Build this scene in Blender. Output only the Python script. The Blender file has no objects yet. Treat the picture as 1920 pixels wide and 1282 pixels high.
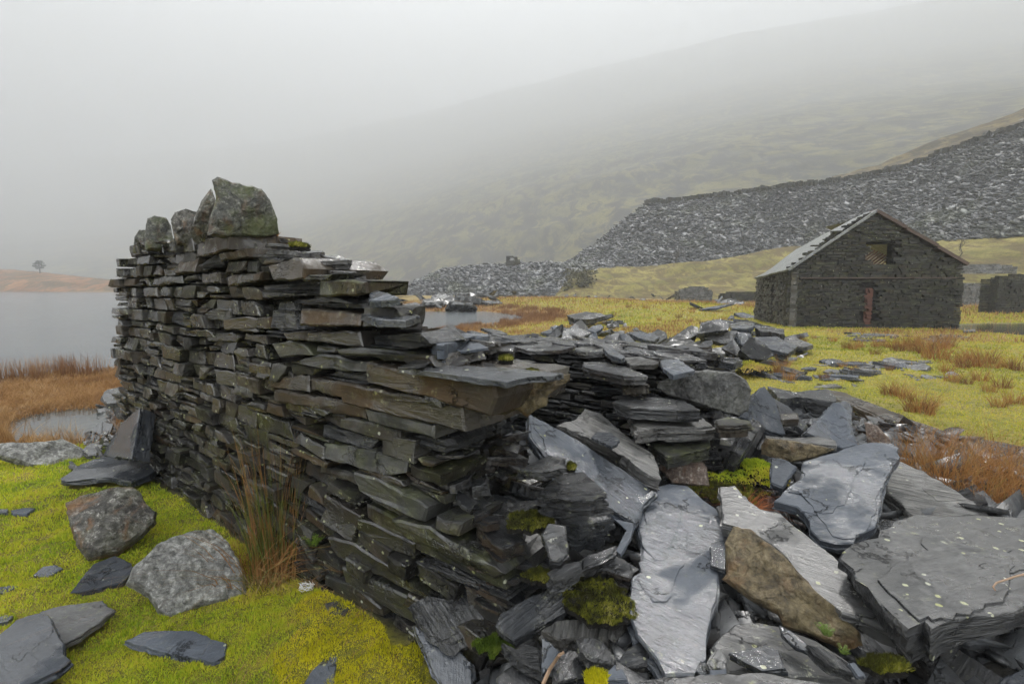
import bpy, math, random
import numpy as np
from mathutils import Vector, Matrix

# ------------------------------------------------------------------ camera, world, sun, exposure
PITCH = math.radians(6.12)
CAMH = 1.6
sc = bpy.context.scene
cd = bpy.data.cameras.new('camera'); cam = bpy.data.objects.new('camera', cd)
sc.collection.objects.link(cam); sc.camera = cam
cam.location = (0, 0, CAMH); cam.rotation_euler = (math.pi/2 - PITCH, 0, 0)
cd.lens = 18; cd.sensor_width = 36; cd.clip_start = 0.02; cd.clip_end = 9000

w = bpy.data.worlds.new("World"); sc.world = w; w.use_nodes = True
wt = w.node_tree; wn = wt.nodes; wl = wt.links
bg = wn['Background']
sky = wn.new('ShaderNodeTexSky'); sky.sky_type = 'NISHITA'; sky.sun_disc = False
sky.sun_elevation = math.radians(60); sky.sun_rotation = math.radians(-20)
sky.air_density = 1.0; sky.dust_density = 6.0
hs = wn.new('ShaderNodeHueSaturation'); hs.inputs['Saturation'].default_value = 0.12
wl.new(sky.outputs[0], hs.inputs['Color'])
cloud = wn.new('ShaderNodeMix'); cloud.data_type = 'RGBA'; cloud.inputs[0].default_value = 0.75
wl.new(hs.outputs[0], cloud.inputs[6]); 
# overcast sky: zenith three times as bright as the horizon
wc = wn.new('ShaderNodeTexCoord'); wx = wn.new('ShaderNodeSeparateXYZ'); wl.new(wc.outputs['Generated'], wx.inputs[0])
wr = wn.new('ShaderNodeMapRange'); wr.inputs['From Min'].default_value = 0; wr.inputs['From Max'].default_value = 1; wr.inputs['To Min'].default_value = .30; wr.inputs['To Max'].default_value = 1.60; wl.new(wx.outputs[2], wr.inputs['Value'])
wm = wn.new('ShaderNodeVectorMath'); wm.operation = 'SCALE'; wm.inputs[0].default_value = (9.2, 9.5, 9.8); wl.new(wr.outputs[0], wm.inputs['Scale']); wl.new(wm.outputs[0], cloud.inputs[7])
wl.new(cloud.outputs[2], bg.inputs['Color']); bg.inputs['Strength'].default_value = 0.15
sd = bpy.data.lights.new('sun', 'SUN'); sun = bpy.data.objects.new('sun', sd); sc.collection.objects.link(sun)
sd.energy = 4.5; sd.angle = math.radians(9); sd.color = (1, .97, .93)
sun.rotation_euler = (math.radians(-30), 0, math.radians(-20))
sc.view_settings.view_transform = 'Standard'; sc.view_settings.look = 'None'
sc.view_settings.exposure = 2.08; sc.view_settings.gamma = 1
sc.cycles.volume_bounces = 2
sc.cycles.max_bounces = 6

# ------------------------------------------------------------------ helpers
rnd = random.Random(7); rng = np.random.default_rng(7)
CAM = np.array([0, 0, CAMH])
RR = np.array([1., 0, 0]); UU = np.array([0, math.sin(PITCH), math.cos(PITCH)]); FF = np.array([0, math.cos(PITCH), -math.sin(PITCH)])
def ray(x, y): return RR*(x-960) + UU*(641-y) + FF*960
def onz(x, y, z=0): d = ray(x, y); return CAM + d*((z-CAMH)/d[2])
def onY(x, y, Y): d = ray(x, y); return CAM + d*(Y/d[1])
def onpl(x, y, P, n): d = ray(x, y); return CAM + d*(np.dot(P-CAM, n)/np.dot(d, n))
VIEW = {'A': (1000, 780, 2.554), 'B': (1400, 780, 2.554), 'C': (1000, 640, 3.84), 'D': (840, 840, 4.5775), 'E': (640, 560, 3.84),
        'F': (600, 780, 2.913), 'G': (500, 900, 3.2), 'H': (1300, 1000, 3.097), 'I': (900, 1050, 3.84), 'J': (0, 640, 1.997),
        'K': (900, 540, 3.2), 'L': (1380, 560, 3.2056), 'M': (500, 420, 2.913), 'N': (200, 320, 3.374), 'P': (0, 0, 1.0)}
def V(v, pts):
    x0, y0, s = VIEW[v]; return [(x0+x/s, y0+y/s) for x, y in pts]

def link(o, parent=None):
    sc.collection.objects.link(o)
    if parent is not None: o.parent = parent
    return o
def tag(o, label=None, cat=None, group=None, kind=None):
    if label: o['label'] = label
    if cat: o['category'] = cat
    if group: o['group'] = group
    if kind or cat: o['kind'] = kind or 'thing'
    return o
def empty(name, loc, rz=0):
    o = bpy.data.objects.new(name, None); o.location = loc; o.rotation_euler = (0, 0, rz); return link(o)

def mk(name, verts, faces, mat, parent=None, smooth=False, loc=None, link_it=True):
    me = bpy.data.meshes.new(name)
    verts = np.asarray(verts, dtype=np.float32)
    if isinstance(faces, np.ndarray):
        k = faces.shape[1]; me.vertices.add(len(verts)); me.vertices.foreach_set('co', verts.ravel())
        me.loops.add(faces.size); me.loops.foreach_set('vertex_index', faces.ravel().astype(np.int32))
        me.polygons.add(len(faces)); me.polygons.foreach_set('loop_start', np.arange(0, faces.size, k, dtype=np.int32))
        me.update(calc_edges=True)
    else:
        me.from_pydata([tuple(map(float, v)) for v in verts], [], faces)
    if smooth: me.polygons.foreach_set('use_smooth', np.ones(len(me.polygons), dtype=bool))
    me.validate(); me.materials.append(mat)
    o = bpy.data.objects.new(name, me)
    if loc is not None: o.location = loc
    return link(o, parent) if link_it else o

class Buf:
    def __init__(s): s.v = []; s.f = []; s.n = 0
    def add(s, v, f):
        s.v.append(np.asarray(v, float)); s.f += [tuple(i+s.n for i in q) for q in f]; s.n += len(v)
    def box(s, c, h, rz=0, tilt=None):
        x, y, z = h; p = np.array([[i*x, j*y, k*z] for k in (-1, 1) for j in (-1, 1) for i in (-1, 1)])
        if tilt is not None: p = p @ np.array(Matrix.Rotation(tilt[1], 3, tilt[0])).T
        cz, sz = math.cos(rz), math.sin(rz); p = p @ np.array([[cz, sz, 0], [-sz, cz, 0], [0, 0, 1]])
        s.add(p+np.array(c), [(0, 2, 3, 1), (4, 5, 7, 6), (0, 1, 5, 4), (2, 6, 7, 3), (0, 4, 6, 2), (1, 3, 7, 5)])
    def build(s, name, mat, parent=None, smooth=False): return mk(name, np.concatenate(s.v), s.f, mat, parent, smooth)

def _h(i, j, s):
    n = (i.astype(np.int64)*374761393 + j.astype(np.int64)*668265263 + s*974711) & 0x7fffffff
    n = ((n ^ (n >> 13))*1274126177) & 0x7fffffff
    return ((n ^ (n >> 16)) & 0xffff)/65535.0
def vn(x, y, s=0):
    x = np.asarray(x, float); y = np.asarray(y, float)
    i = np.floor(x); j = np.floor(y); fx = x-i; fy = y-j; fx = fx*fx*(3-2*fx); fy = fy*fy*(3-2*fy)
    a = _h(i, j, s); b = _h(i+1, j, s); c = _h(i, j+1, s); d = _h(i+1, j+1, s)
    return (a*(1-fx)+b*fx)*(1-fy)+(c*(1-fx)+d*fx)*fy
def fbm(x, y, s=0, o=4, g=.5):
    r = 0; a = 1; t = 0
    for k in range(o): r = r+a*vn(np.asarray(x)*2**k+17.3*k, np.asarray(y)*2**k-9.1*k, s+k); t += a; a *= g
    return r/t
def sstep(a, b, x): t = np.clip((x-a)/(b-a), 0, 1); return t*t*(3-2*t)
def sdf(px, py, poly):        # signed distance to polygon, positive inside
    poly = np.asarray(poly, float); d = np.full(px.shape, 1e18); ins = np.zeros(px.shape, bool)
    for k in range(len(poly)):
        a = poly[k]; b = poly[(k+1) % len(poly)]; e = b-a
        t = np.clip(((px-a[0])*e[0]+(py-a[1])*e[1])/(e@e), 0, 1)
        d = np.minimum(d, (px-a[0]-t*e[0])**2+(py-a[1]-t*e[1])**2)
        c = (a[1] > py) != (b[1] > py)
        with np.errstate(divide='ignore', invalid='ignore'):
            ins ^= c & (px < (b[0]-a[0])*(py-a[1])/(b[1]-a[1]+1e-12)+a[0])
    d = np.sqrt(d); return np.where(ins, d, -d)

# ------------------------------------------------------------------ materials
class T:
    def __init__(s, name):
        s.m = bpy.data.materials.new(name); s.m.use_nodes = True; s.t = s.m.node_tree
        s.b = s.t.nodes['Principled BSDF']; s.out = s.t.nodes['Material Output']
    def n(s, typ, ins=None, out=0, **kw):
        x = s.t.nodes.new('ShaderNode'+typ)
        for k, v in kw.items(): setattr(x, k, v)
        for k, v in (ins or {}).items(): s.set(x.inputs[k], v)
        return x.outputs[out]
    def set(s, sock, v):
        if isinstance(v, bpy.types.NodeSocket): s.t.links.new(v, sock)
        else:
            if sock.type == 'RGBA' and len(v) == 3: v = (*v, 1)
            sock.default_value = v
    def p(s, **kw):
        for k, v in kw.items(): s.set(s.b.inputs[k.replace('_', ' ')], v)
    def co(s, kind='Object', scale=(1, 1, 1), rot=(0, 0, 0)):
        c = s.t.nodes.new('ShaderNodeTexCoord')
        return s.n('Mapping', {'Vector': c.outputs[kind], 'Scale': scale, 'Rotation': rot})
    def noise(s, vec, scale, detail=4, rough=.55, dist=0, out=0):
        return s.n('TexNoise', {'Vector': vec, 'Scale': scale, 'Detail': detail, 'Roughness': rough, 'Distortion': dist}, out=out)
    def ramp(s, f, st, interp='LINEAR'):
        x = s.t.nodes.new('ShaderNodeValToRGB'); x.color_ramp.interpolation = interp; e = x.color_ramp.elements
        while len(e) < len(st): e.new(.5)
        for k, (q, c) in enumerate(st):
            e[k].position = q; e[k].color = (c, c, c, 1) if not hasattr(c, '__len__') else (*c[:3], 1)
        s.t.links.new(f, x.inputs[0]); return x.outputs[0]
    def mix(s, f, a, b, mode='MIX'):
        x = s.t.nodes.new('ShaderNodeMix'); x.data_type = 'RGBA'; x.blend_type = mode
        s.set(x.inputs[0], f); s.set(x.inputs[6], a); s.set(x.inputs[7], b); return x.outputs[2]
    def ma(s, op, a, b=0.0, c=0.0, clamp=False):
        x = s.t.nodes.new('ShaderNodeMath'); x.operation = op; x.use_clamp = clamp
        s.set(x.inputs[0], a); s.set(x.inputs[1], b); s.set(x.inputs[2], c); return x.outputs[0]
    def bump(s, h, dist, strength=1.0, normal=None):
        i = {'Height': h, 'Distance': dist, 'Strength': strength}
        if normal is not None: i['Normal'] = normal
        return s.n('Bump', i)
    def isl(s):
        g = s.t.nodes.new('ShaderNodeNewGeometry'); return g.outputs['Random Per Island']
    def attr(s, name, out='Color'):
        a = s.t.nodes.new('ShaderNodeAttribute'); a.attribute_name = name; return a.outputs[out]

def slate(name, c1, c2, rough=(.17, .52), brown=0.0, lich=.5, stri=.5, terr=1.0, per='obj', moss=0.0, sc_=1.0, speck=0.5, lcol=(.42, .43, .36)):
    t = T(name); v = t.co(); 
    rv = t.n('ObjectInfo', {}, out=5) if per == 'obj' else t.isl()
    off = t.n('Combine'+'XYZ', {'X': t.ma('MULTIPLY', rv, 31.0), 'Y': t.ma('MULTIPLY', rv, 17.0), 'Z': t.ma('MULTIPLY', rv, 53.0)})
    v = t.n('VectorMath', {0: v, 1: off}, operation='ADD')
    big = t.noise(v, 3.5*sc_, 5, .6); fine = t.noise(v, 60*sc_, 5, .7)
    vs = t.n('Mapping', {'Vector': v, 'Scale': (2.5, 30, 30)}); st = t.noise(vs, 2.2*sc_, 5, .65, .6)
    col = t.mix(t.ramp(big, [(.3, 0), (.7, 1)]), c1, c2)
    col = t.mix(t.ma('MULTIPLY', t.ramp(st, [(.35, 1), (.62, 0)]), .45*stri), col, tuple(x*.5 for x in c1))
    col = t.mix(t.ramp(fine, [(.3, .28), (.7, 0)]), col, tuple(x*.35 for x in c1))
    # per piece tone
    br = t.ma('MULTIPLY_ADD', rv, 1.05, .50)
    col = t.mix(1.0, col, t.n('CombineColor', {0: br, 1: br, 2: br}), 'MULTIPLY')
    if brown > 0:
        bf = t.ramp(t.noise(v, 2.6*sc_, 6, .6), [(.42, 0), (.62, 1)])
        bf = t.ma('MULTIPLY', bf, t.ma('MULTIPLY', t.ramp(t.ma('FRACT', t.ma('MULTIPLY', rv, 7.31)), [(.2, 0), (.8, 1)]), brown))
        g_ = t.t.nodes.new('ShaderNodeNewGeometry'); nz_ = t.n('SeparateXYZ', {'Vector': g_.outputs['Normal']}, out=2)
        bf = t.ma('MULTIPLY', bf, t.ramp(nz_, [(.35, 1), (.75, .12)]))
        col = t.mix(bf, col, (.060, .038, .019))
    wet = t.ramp(t.noise(v, 1.9*sc_, 5, .6, .3), [(.46, 0), (.53, 1)])
    col = t.mix(t.ma('MULTIPLY', wet, .42), col, tuple(x*.45 for x in c1))
    # lichen: round pale spots and scattered specks
    vo = t.n('TexVoronoi', {'Vector': v, 'Scale': 26*sc_, 'Randomness': 1.0}); 
    vc = t.n('TexVoronoi', {'Vector': v, 'Scale': 26*sc_, 'Randomness': 1.0}, out=1)
    sel = t.ma('GREATER_THAN', t.n('SeparateColor', {'Color': vc}), 1-.22*lich)
    spot = t.ma('MULTIPLY', t.ma('LESS_THAN', t.ma('ADD', vo, t.ma('MULTIPLY', fine, .35)), .38), sel)
    pat = t.ma('MULTIPLY', t.ramp(t.noise(v, 26*sc_, 6, .8), [(.575, 0), (.64, 1)]), t.ramp(t.noise(v, 5*sc_, 3, .6), [(.46, 0), (.60, 1)]))
    spot = t.ma('MAXIMUM', spot, t.ma('MULTIPLY', pat, min(1, speck+lich*.5)))
    lc = t.mix(t.n('SeparateColor', {'Color': vc}, out=1), lcol, (.30, .31, .13))
    col = t.mix(t.ma('MULTIPLY', spot, .62), col, lc)
    if moss > 0:
        g = t.t.nodes.new('ShaderNodeNewGeometry'); nz = t.n('SeparateXYZ', {'Vector': g.outputs['Normal']}, out=2)
        mf = t.ma('MULTIPLY', t.ramp(t.noise(v, 5*sc_, 6, .75), [(.5, 0), (.6, 1)]), t.ramp(nz, [(.1, .55), (.7, 1)]))
        mc = t.mix(t.noise(v, 40, 3), (.055, .075, .012), (.16, .17, .03))
        col = t.mix(t.ma('MULTIPLY', mf, moss), col, mc)
    ro = t.ma('MULTIPLY_ADD', wet, rough[0]-rough[1], rough[1]); ro = t.ma('ADD', ro, t.ma('MULTIPLY', spot, .25))
    ve = t.n('TexVoronoi', {'Vector': t.n('VectorMath', {0: v, 1: t.n('VectorMath', {0: t.noise(v, 9*sc_, 4, .6, out=1), 1: (.35, .35, .35)}, operation='MULTIPLY')}, operation='ADD'), 'Scale': 3.2*sc_}, feature='DISTANCE_TO_EDGE')
    crk = t.ma('MULTIPLY', t.ramp(ve, [(.0, 1), (.012, .9), (.03, 0)]), t.ramp(t.noise(v, 4*sc_, 3, .5), [(.50, 0), (.56, 1)]))
    tz = t.ma('FRACT', t.ma('MULTIPLY', t.noise(vs, .55*sc_, 4, .55, 1.0), 9.0)); edge = t.ma('MULTIPLY', t.ramp(tz, [(0, 1), (.07, 0)]), t.ramp(t.noise(v, 6*sc_, 3, .5), [(.48, 0), (.56, 1)]))
    col = t.mix(t.ma('MULTIPLY', t.ma('MAXIMUM', crk, t.ma('MULTIPLY', edge, min(1, .7*terr))), .8), col, tuple(x*.18 for x in c1))
    t.p(Base_Color=col, Roughness=ro, Specular_IOR_Level=t.ma('MULTIPLY_ADD', wet, .75, .14))
    ter = t.ma('DIVIDE', t.ma('FLOOR', t.ma('MULTIPLY', t.noise(vs, .55*sc_, 4, .55, 1.0), 9.0)), 9.0)
    b = t.bump(ter, .02*terr); b = t.bump(t.ma('SUBTRACT', 1.0, crk), .008, .8, b)
    b = t.bump(st, .010*stri, .9, b)
    b = t.bump(t.noise(v, 22*sc_, 8, .7), .006, .9, b)
    t.p(Normal=b); return t.m

m_slab = slate('blue_grey_slate', (.027, .032, .040), (.072, .080, .093), rough=(.10, .50), lich=.25, stri=.30, speck=.15, terr=.6)
m_pale = slate('pale_grey_slate', (.042, .043, .044), (.092, .092, .090), rough=(.24, .58), lich=.8, stri=.35, speck=.35, brown=.2, terr=.7)
m_dark = slate('dark_wet_slate', (.012, .013, .015), (.040, .043, .047), rough=(.14, .42), lich=.45, stri=1.0, speck=.35, brown=.5)
m_wall = slate('wall_slate', (.011, .011, .011), (.038, .036, .032), rough=(.18, .50), brown=.75, lich=.8, stri=.35, terr=.5, per='isl', speck=.6, lcol=(.30, .30, .24), moss=.12)
m_wallb = slate('brown_wall_slate', (.021, .018, .015), (.046, .039, .030), rough=(.16, .5), brown=.9, lich=.5, stri=.5, terr=.7, speck=.4, lcol=(.3, .29, .22))
m_wallg = slate('green_grey_wall_slate', (.013, .0135, .013), (.038, .0385, .036), rough=(.28, .5), brown=.45, lich=.5, stri=.4, terr=.6, speck=.5, moss=.2)
m_stri = slate('grained_slate', (.013, .014, .016), (.080, .082, .085), rough=(.15, .40), lich=.25, stri=2.6, terr=1.6, speck=.2)
m_striS = slate('silver_grained_slate', (.07, .07, .068), (.23, .225, .21), rough=(.3, .5), lich=.2, stri=2.6, terr=1.5, speck=.1, brown=.3)

def rock(name, c1, c2, c3, moss=.4, rust=.0, lich=.6, sc_=1.0, mossc=(.10, .12, .02)):
    t = T(name); v = t.co()
    a = t.noise(v, 5*sc_, 8, .7); b2 = t.noise(v, 28*sc_, 8, .8); c = t.noise(v, 2.2*sc_, 4, .6, .5)
    col = t.mix(t.ramp(a, [(.32, 0), (.68, 1)]), c1, c2)
    col = t.mix(t.ramp(b2, [(.40, .85), (.56, 0)]), col, tuple(x*.3 for x in c1))
    col = t.mix(t.ma('MULTIPLY', t.ramp(b2, [(.54, 0), (.64, 1)]), lich), col, c3)
    if rust > 0:
        col = t.mix(t.ma('MULTIPLY', t.ramp(t.noise(v, 3.1*sc_, 6, .7, .8), [(.5, 0), (.62, 1)]), rust), col, (.20, .085, .025))
    if moss > 0:
        col = t.mix(t.ma('MULTIPLY', t.ramp(t.noise(v, 4.2*sc_, 6, .7), [(.46, 0), (.58, 1)]), moss), col, t.mix(t.noise(v, 60, 2), mossc, tuple(x*.4 for x in mossc)))
    t.p(Base_Color=col, Roughness=t.ramp(c, [(.4, .65), (.6, .38)]), Specular_IOR_Level=.5)
    vr = t.n('TexVoronoi', {'Vector': t.n('VectorMath', {0: v, 1: t.noise(v, 6*sc_, 3, out=1)}, operation='ADD'), 'Scale': 5*sc_, 'Randomness': 1.0}, feature='DISTANCE_TO_EDGE')
    b = t.bump(t.ramp(vr, [(0, 0), (.12, 1)]), .010); b = t.bump(t.noise(v, 9*sc_, 12, .75), .05, 1, b); b = t.bump(b2, .008, 1, b)
    t.p(Normal=b); return t.m
r_grey = rock('pale_lichened_rock', (.16, .16, .15), (.34, .34, .32), (.52, .52, .49), moss=.10)
r_dark = rock('dark_ridged_rock', (.06, .06, .058), (.135, .134, .13), (.30, .30, .28), moss=.1, lich=.35)
r_rust = rock('rust_stained_rock', (.06, .056, .048), (.20, .19, .17), (.46, .45, .41), moss=.2, rust=.8, lich=.8)
r_green = rock('mossy_capstone_rock', (.06, .062, .054), (.17, .17, .15), (.42, .42, .36), moss=.6, rust=.45, lich=.6, mossc=(.12, .15, .03))
r_gold = rock('golden_brown_rock', (.06, .042, .018), (.27, .21, .11), (.38, .33, .22), moss=.35, rust=.5, lich=.25, mossc=(.06, .05, .012))
r_pink = rock('pink_brown_rock', (.17, .115, .085), (.25, .20, .165), (.46, .44, .40), moss=.0, rust=.5, lich=.9, sc_=1.5)
# ------------------------------------------------------------------ ground, lake, hills, haze
A0 = onz(262, 885)[:2]; B0 = onz(850, 1275)[:2]
WU = (B0-A0)/np.linalg.norm(B0-A0); WV = np.array([-WU[1], WU[0]])      # along the wall (towards us), into the wall
def wall_st(x, y): return (x-A0[0])*WU[0]+(y-A0[1])*WU[1], (x-A0[0])*WV[0]+(y-A0[1])*WV[1]
WL = -.4
lake_px = [(-300, 770), (0, 716), (60, 712), (110, 703), (160, 702), (213, 692), (400, 672), (600, 648), (700, 640), (785, 626), (830, 617), (880, 609), (935, 604), (985, 599),
           (1000, 595), (960, 590), (900, 584), (840, 585), (760, 584), (735, 580), (640, 576), (500, 566), (350, 560), (260, 549), (213, 547.3), (100, 547.3), (0, 547), (-300, 546.8), (-900, 546.6)]
lake_xy = [tuple(onz(x, y, WL)[:2]) for x, y in lake_px] + [(-900, 40), (-200, 8)]
pud_xy = [tuple(onz(x, y, -.14)[:2]) for x, y in [(-30, 812), (30, 790), (80, 776), (150, 768), (230, 764), (240, 800), (215, 826), (150, 838), (90, 828), (20, 838)]]
riv_xy = [tuple(onz(x, y, -.05)[:2]) for x, y in [(1796, 611), (1850, 608), (2100, 606), (2100, 633), (1920, 628), (1850, 622), (1800, 618)]]
mound_xy = [(-.02, 1.95), (.1, 1.2), (.2, .3), (4.2, .3), (4.6, 3.2), (3.4, 4.6), (1.9, 5.4), (.4, 4.9), (-1.8, 5.2), (-1.4, 4.2), (.35, 2.5)]
def ground_z(x, y):
    x = np.asarray(x, float); y = np.asarray(y, float); r = np.hypot(x, y)
    z = (fbm(x*.9, y*.9, 3)-.5)*.10 + (fbm(x*.12, y*.12, 9)-.55)*.22*sstep(8, 30, r)
    z = z + (fbm(x*4, y*4, 5, 3)-.5)*.065*sstep(14, 5, r) + (fbm(x*16, y*16, 8, 2)-.5)*.022*sstep(8, 4, r)
    sl = sdf(x, y, lake_xy); wd = .8+.03*r
    z = z - .36*sstep(13, 1.5, -sl)*sstep(6, 14, r)
    for cx, cy, R, h in [(*onz(1060, 572)[:2], 7, .60), (*onz(985, 566)[:2], 6, .30), (*onz(1190, 580)[:2], 7, .35), (*onz(1330, 585)[:2], 6, .3), (*onz(1560, 700)[:2], 1.2, .1), (*onz(700, 1230)[:2], .32, .07), (*onz(590, 1170)[:2], .35, .05), (*onz(410, 920)[:2], .35, .06)]:
        z = z + h*np.exp(-((x-cx)**2+(y-cy)**2)/(R*R))
    z = np.where(sl > -wd*1.2, z*(1-sstep(-wd*1.2, 0, sl)) + (WL-.02)*sstep(-wd*1.2, 0, sl), z) - 1.2*sstep(0, wd*2.5, sl)
    sp = sdf(x, y, pud_xy); z = z*(1-sstep(-.5, .02, sp)) + (-.14)*sstep(-.5, .02, sp) - .15*sstep(0, .3, sp)
    sr = sdf(x, y, riv_xy); z = z*(1-sstep(-1.2, .0, sr)) + (-.05)*sstep(-1.2, 0, sr) - .2*sstep(0, .8, sr)
    sm = sdf(x, y, mound_xy); z = z + .36*sstep(-.25, .35, sm) + (fbm(x*3, y*3, 21)-.5)*.10*sstep(0, .3, sm)
    return z

rad = np.concatenate([np.geomspace(.35, 30, 330), np.geomspace(30.6, 5200, 140)[0:]])
an = np.concatenate([np.linspace(-180, -62, 24)[:-1], np.linspace(-62, 62, 620), np.linspace(62, 180, 24)[1:-1]])*math.pi/180
Rg, Ag = np.meshgrid(rad, an, indexing='ij'); X = Rg*np.sin(Ag); Y = Rg*np.cos(Ag); Z = ground_z(X, Y)
nr, na = X.shape; ii, jj = np.meshgrid(np.arange(nr-1), np.arange(na), indexing='ij'); j2 = (jj+1) % na
F_ = np.stack([ii*na+jj, ii*na+j2, (ii+1)*na+j2, (ii+1)*na+jj], -1).reshape(-1, 4)[:, ::-1]
vv = np.stack([X, Y, Z], -1).reshape(-1, 3); vv = np.vstack([vv, [[0, 0, float(ground_z(0., 0.))]]])

tg = T('boggy_ground'); v = tg.co(); at = tg.attr('cover'); sep = tg.t.nodes.new('ShaderNodeSeparateColor'); tg.t.links.new(at, sep.inputs[0])
n1 = tg.noise(v, .8, 6, .65); n2 = tg.noise(v, 7, 8, .7); n3 = tg.noise(v, 45, 6, .75)
moss = tg.mix(tg.ramp(n2, [(.35, 0), (.65, 1)]), (.10, .105, .012), (.26, .245, .022))
moss = tg.mix(tg.ramp(n1, [(.40, .0), (.62, .55)]), moss, (.24, .175, .06))
moss = tg.mix(tg.ramp(tg.noise(v, 1.7, 5, .6), [(.52, 0), (.68, .6)]), moss, (.055, .075, .012))
moss = tg.mix(tg.ramp(n3, [(.36, .75), (.52, 0)]), moss, (.03, .032, .008))
sedge = tg.mix(tg.ramp(n2, [(.35, 0), (.65, 1)]), (.10, .052, .018), (.24, .15, .06))
sedge = tg.mix(tg.ramp(n3, [(.36, .7), (.52, 0)]), sedge, (.04, .02, .008))
soil = tg.mix(tg.ramp(n2, [(.4, 0), (.6, 1)]), (.018, .017, .015), (.055, .052, .046))
col = tg.mix(sep.outputs[0], moss, sedge); col = tg.mix(sep.outputs[1], col, soil)
tg.p(Base_Color=col, Roughness=.8, Specular_IOR_Level=.25)
tg.p(Normal=tg.bump(n2, .06, .8, tg.bump(n3, .02, 1)))
gr = mk('ground', vv, F_, tg.m, smooth=True); tag(gr, kind='structure')
def cover_at(x, y):
    sl = sdf(x, y, lake_xy); r = np.hypot(x, y); nz = fbm(x*.35, y*.35, 31)
    left = sstep(-.2, -2.0, x)*sstep(4.6, 5.6, y+.9*(nz-.5)+.12*x*0)
    sed = np.maximum(left*sstep(14, 5, -sl), sstep(3.0+.05*r, .6, -sl+2.5*(nz-.5))*sstep(7, 9, r))
    sed = np.maximum(sed, sstep(.58, .74, fbm(x*.22, y*.22, 44))*.45*sstep(7, 20, r))
    sed = np.maximum(sed, sstep(22, 75, r)*.62)
    s, t = wall_st(x, y)
    soil = sstep(-.15, .15, sdf(x, y, mound_xy)); soil = np.maximum(soil, sstep(.12, -.02, np.abs(t-.33)-.3)*(s > -.5)*(s < 4.2))
    soil = np.maximum(soil, sstep(-.35, .0, sdf(x, y, pud_xy))*.8); soil = np.maximum(soil, sstep(-1.0, 0, sdf(x, y, riv_xy))*.8)
    return sed, soil
sed, soil = cover_at(vv[:, 0], vv[:, 1])
ca = gr.data.color_attributes.new('cover', 'FLOAT_COLOR', 'POINT')
ca.data.foreach_set('color', np.stack([sed, soil, np.zeros_like(sed), np.ones_like(sed)], -1).astype(np.float32).ravel())

def sheet(name, poly, z, mat): return tag(mk(name, [(x, y, z) for x, y in poly], [tuple(range(len(poly)))], mat), kind='structure')
tw = T('rippled_water'); v = tw.co('Object'); 
rip = tw.noise(tw.n('Mapping', {'Vector': v, 'Scale': (1.0, 2.6, 1)}), 3.2, 6, .68)
rip2 = tw.noise(tw.n('Mapping', {'Vector': v, 'Scale': (.3, 1.0, 1)}), .5, 4, .6)
tw.p(Base_Color=(.075, .085, .092), Roughness=.13, IOR=1.33, Specular_IOR_Level=.75)
tw.p(Normal=tw.bump(rip2, .12, .5, tw.bump(rip, .05, .8)))
big = [(-1400, -30), (1400, -30), (1400, 1400), (-1400, 1400)]
sheet('lake_water', [(-4000, 2), (-2.5, 2.6), (6, 20), (40, 60), (60, 2500), (-4000, 2500)], WL, tw.m)
ts = T('still_water'); v = ts.co(); ts.p(Base_Color=(.035, .038, .036), Roughness=.06, IOR=1.33, Specular_IOR_Level=.7, Normal=ts.bump(ts.noise(v, 6, 4), .02, .4))
sheet('puddle_water', [tuple(onz(x, y, -.14)[:2]) for x, y in [(-60, 850), (-60, 770), (245, 745), (262, 845)]], -.14, ts.m)
sheet('river_water', [tuple(onz(x, y, -.05)[:2]) for x, y in [(1780, 640), (1780, 600), (2200, 595), (2200, 645)]], -.05, ts.m)

def loft(name, cols, mat, nu=120, nv=40, amp=.5, fr=.1, seed=1, kind='structure', label=None, cat=None, ridge=0, yn=0):
    """cols: (px, [(py, distance), ...]) rows from foot to top; a real hillside surface through those points"""
    pxs = np.array([c[0] for c in cols], float); K = len(cols[0][1])
    ks = np.linspace(0, K-1, nv); us = np.linspace(pxs[0], pxs[-1], nu)
    P = np.zeros((nv, nu, 3)); pts = np.array([[onY(c[0], y, Y) for (y, Y) in c[1]] for c in cols])
    for d in range(3):
        rows = np.stack([np.interp(us, pxs, pts[:, k, d]) for k in range(K)])
        for j in range(nu): P[:, j, d] = np.interp(ks, np.arange(K), rows[:, j])
    nz = (fbm(P[..., 0]*fr, P[..., 1]*fr+P[..., 2]*fr, seed, 5)-.5)*2*amp
    if ridge: nz = nz - np.abs(fbm(P[..., 0]*fr*.6+5, P[..., 2]*fr*.15, seed+7, 3)-.5)*ridge
    P[..., 2] += nz; P[..., 1] -= nz*.6
    if yn: P[..., 1] += (fbm(P[..., 0]*.004+3, P[..., 2]*.012, 51, 4)-.5)*2*yn*P[..., 1]*sstep(250, 700, P[..., 1])
    a, b = np.meshgrid(np.arange(nv-1), np.arange(nu-1), indexing='ij')
    f = np.stack([a*nu+b, a*nu+b+1, (a+1)*nu+b+1, (a+1)*nu+b], -1).reshape(-1, 4)
    o = mk(name, P.reshape(-1, 3), f, mat, smooth=True); tag(o, label, cat, kind=kind); return o, P

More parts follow.
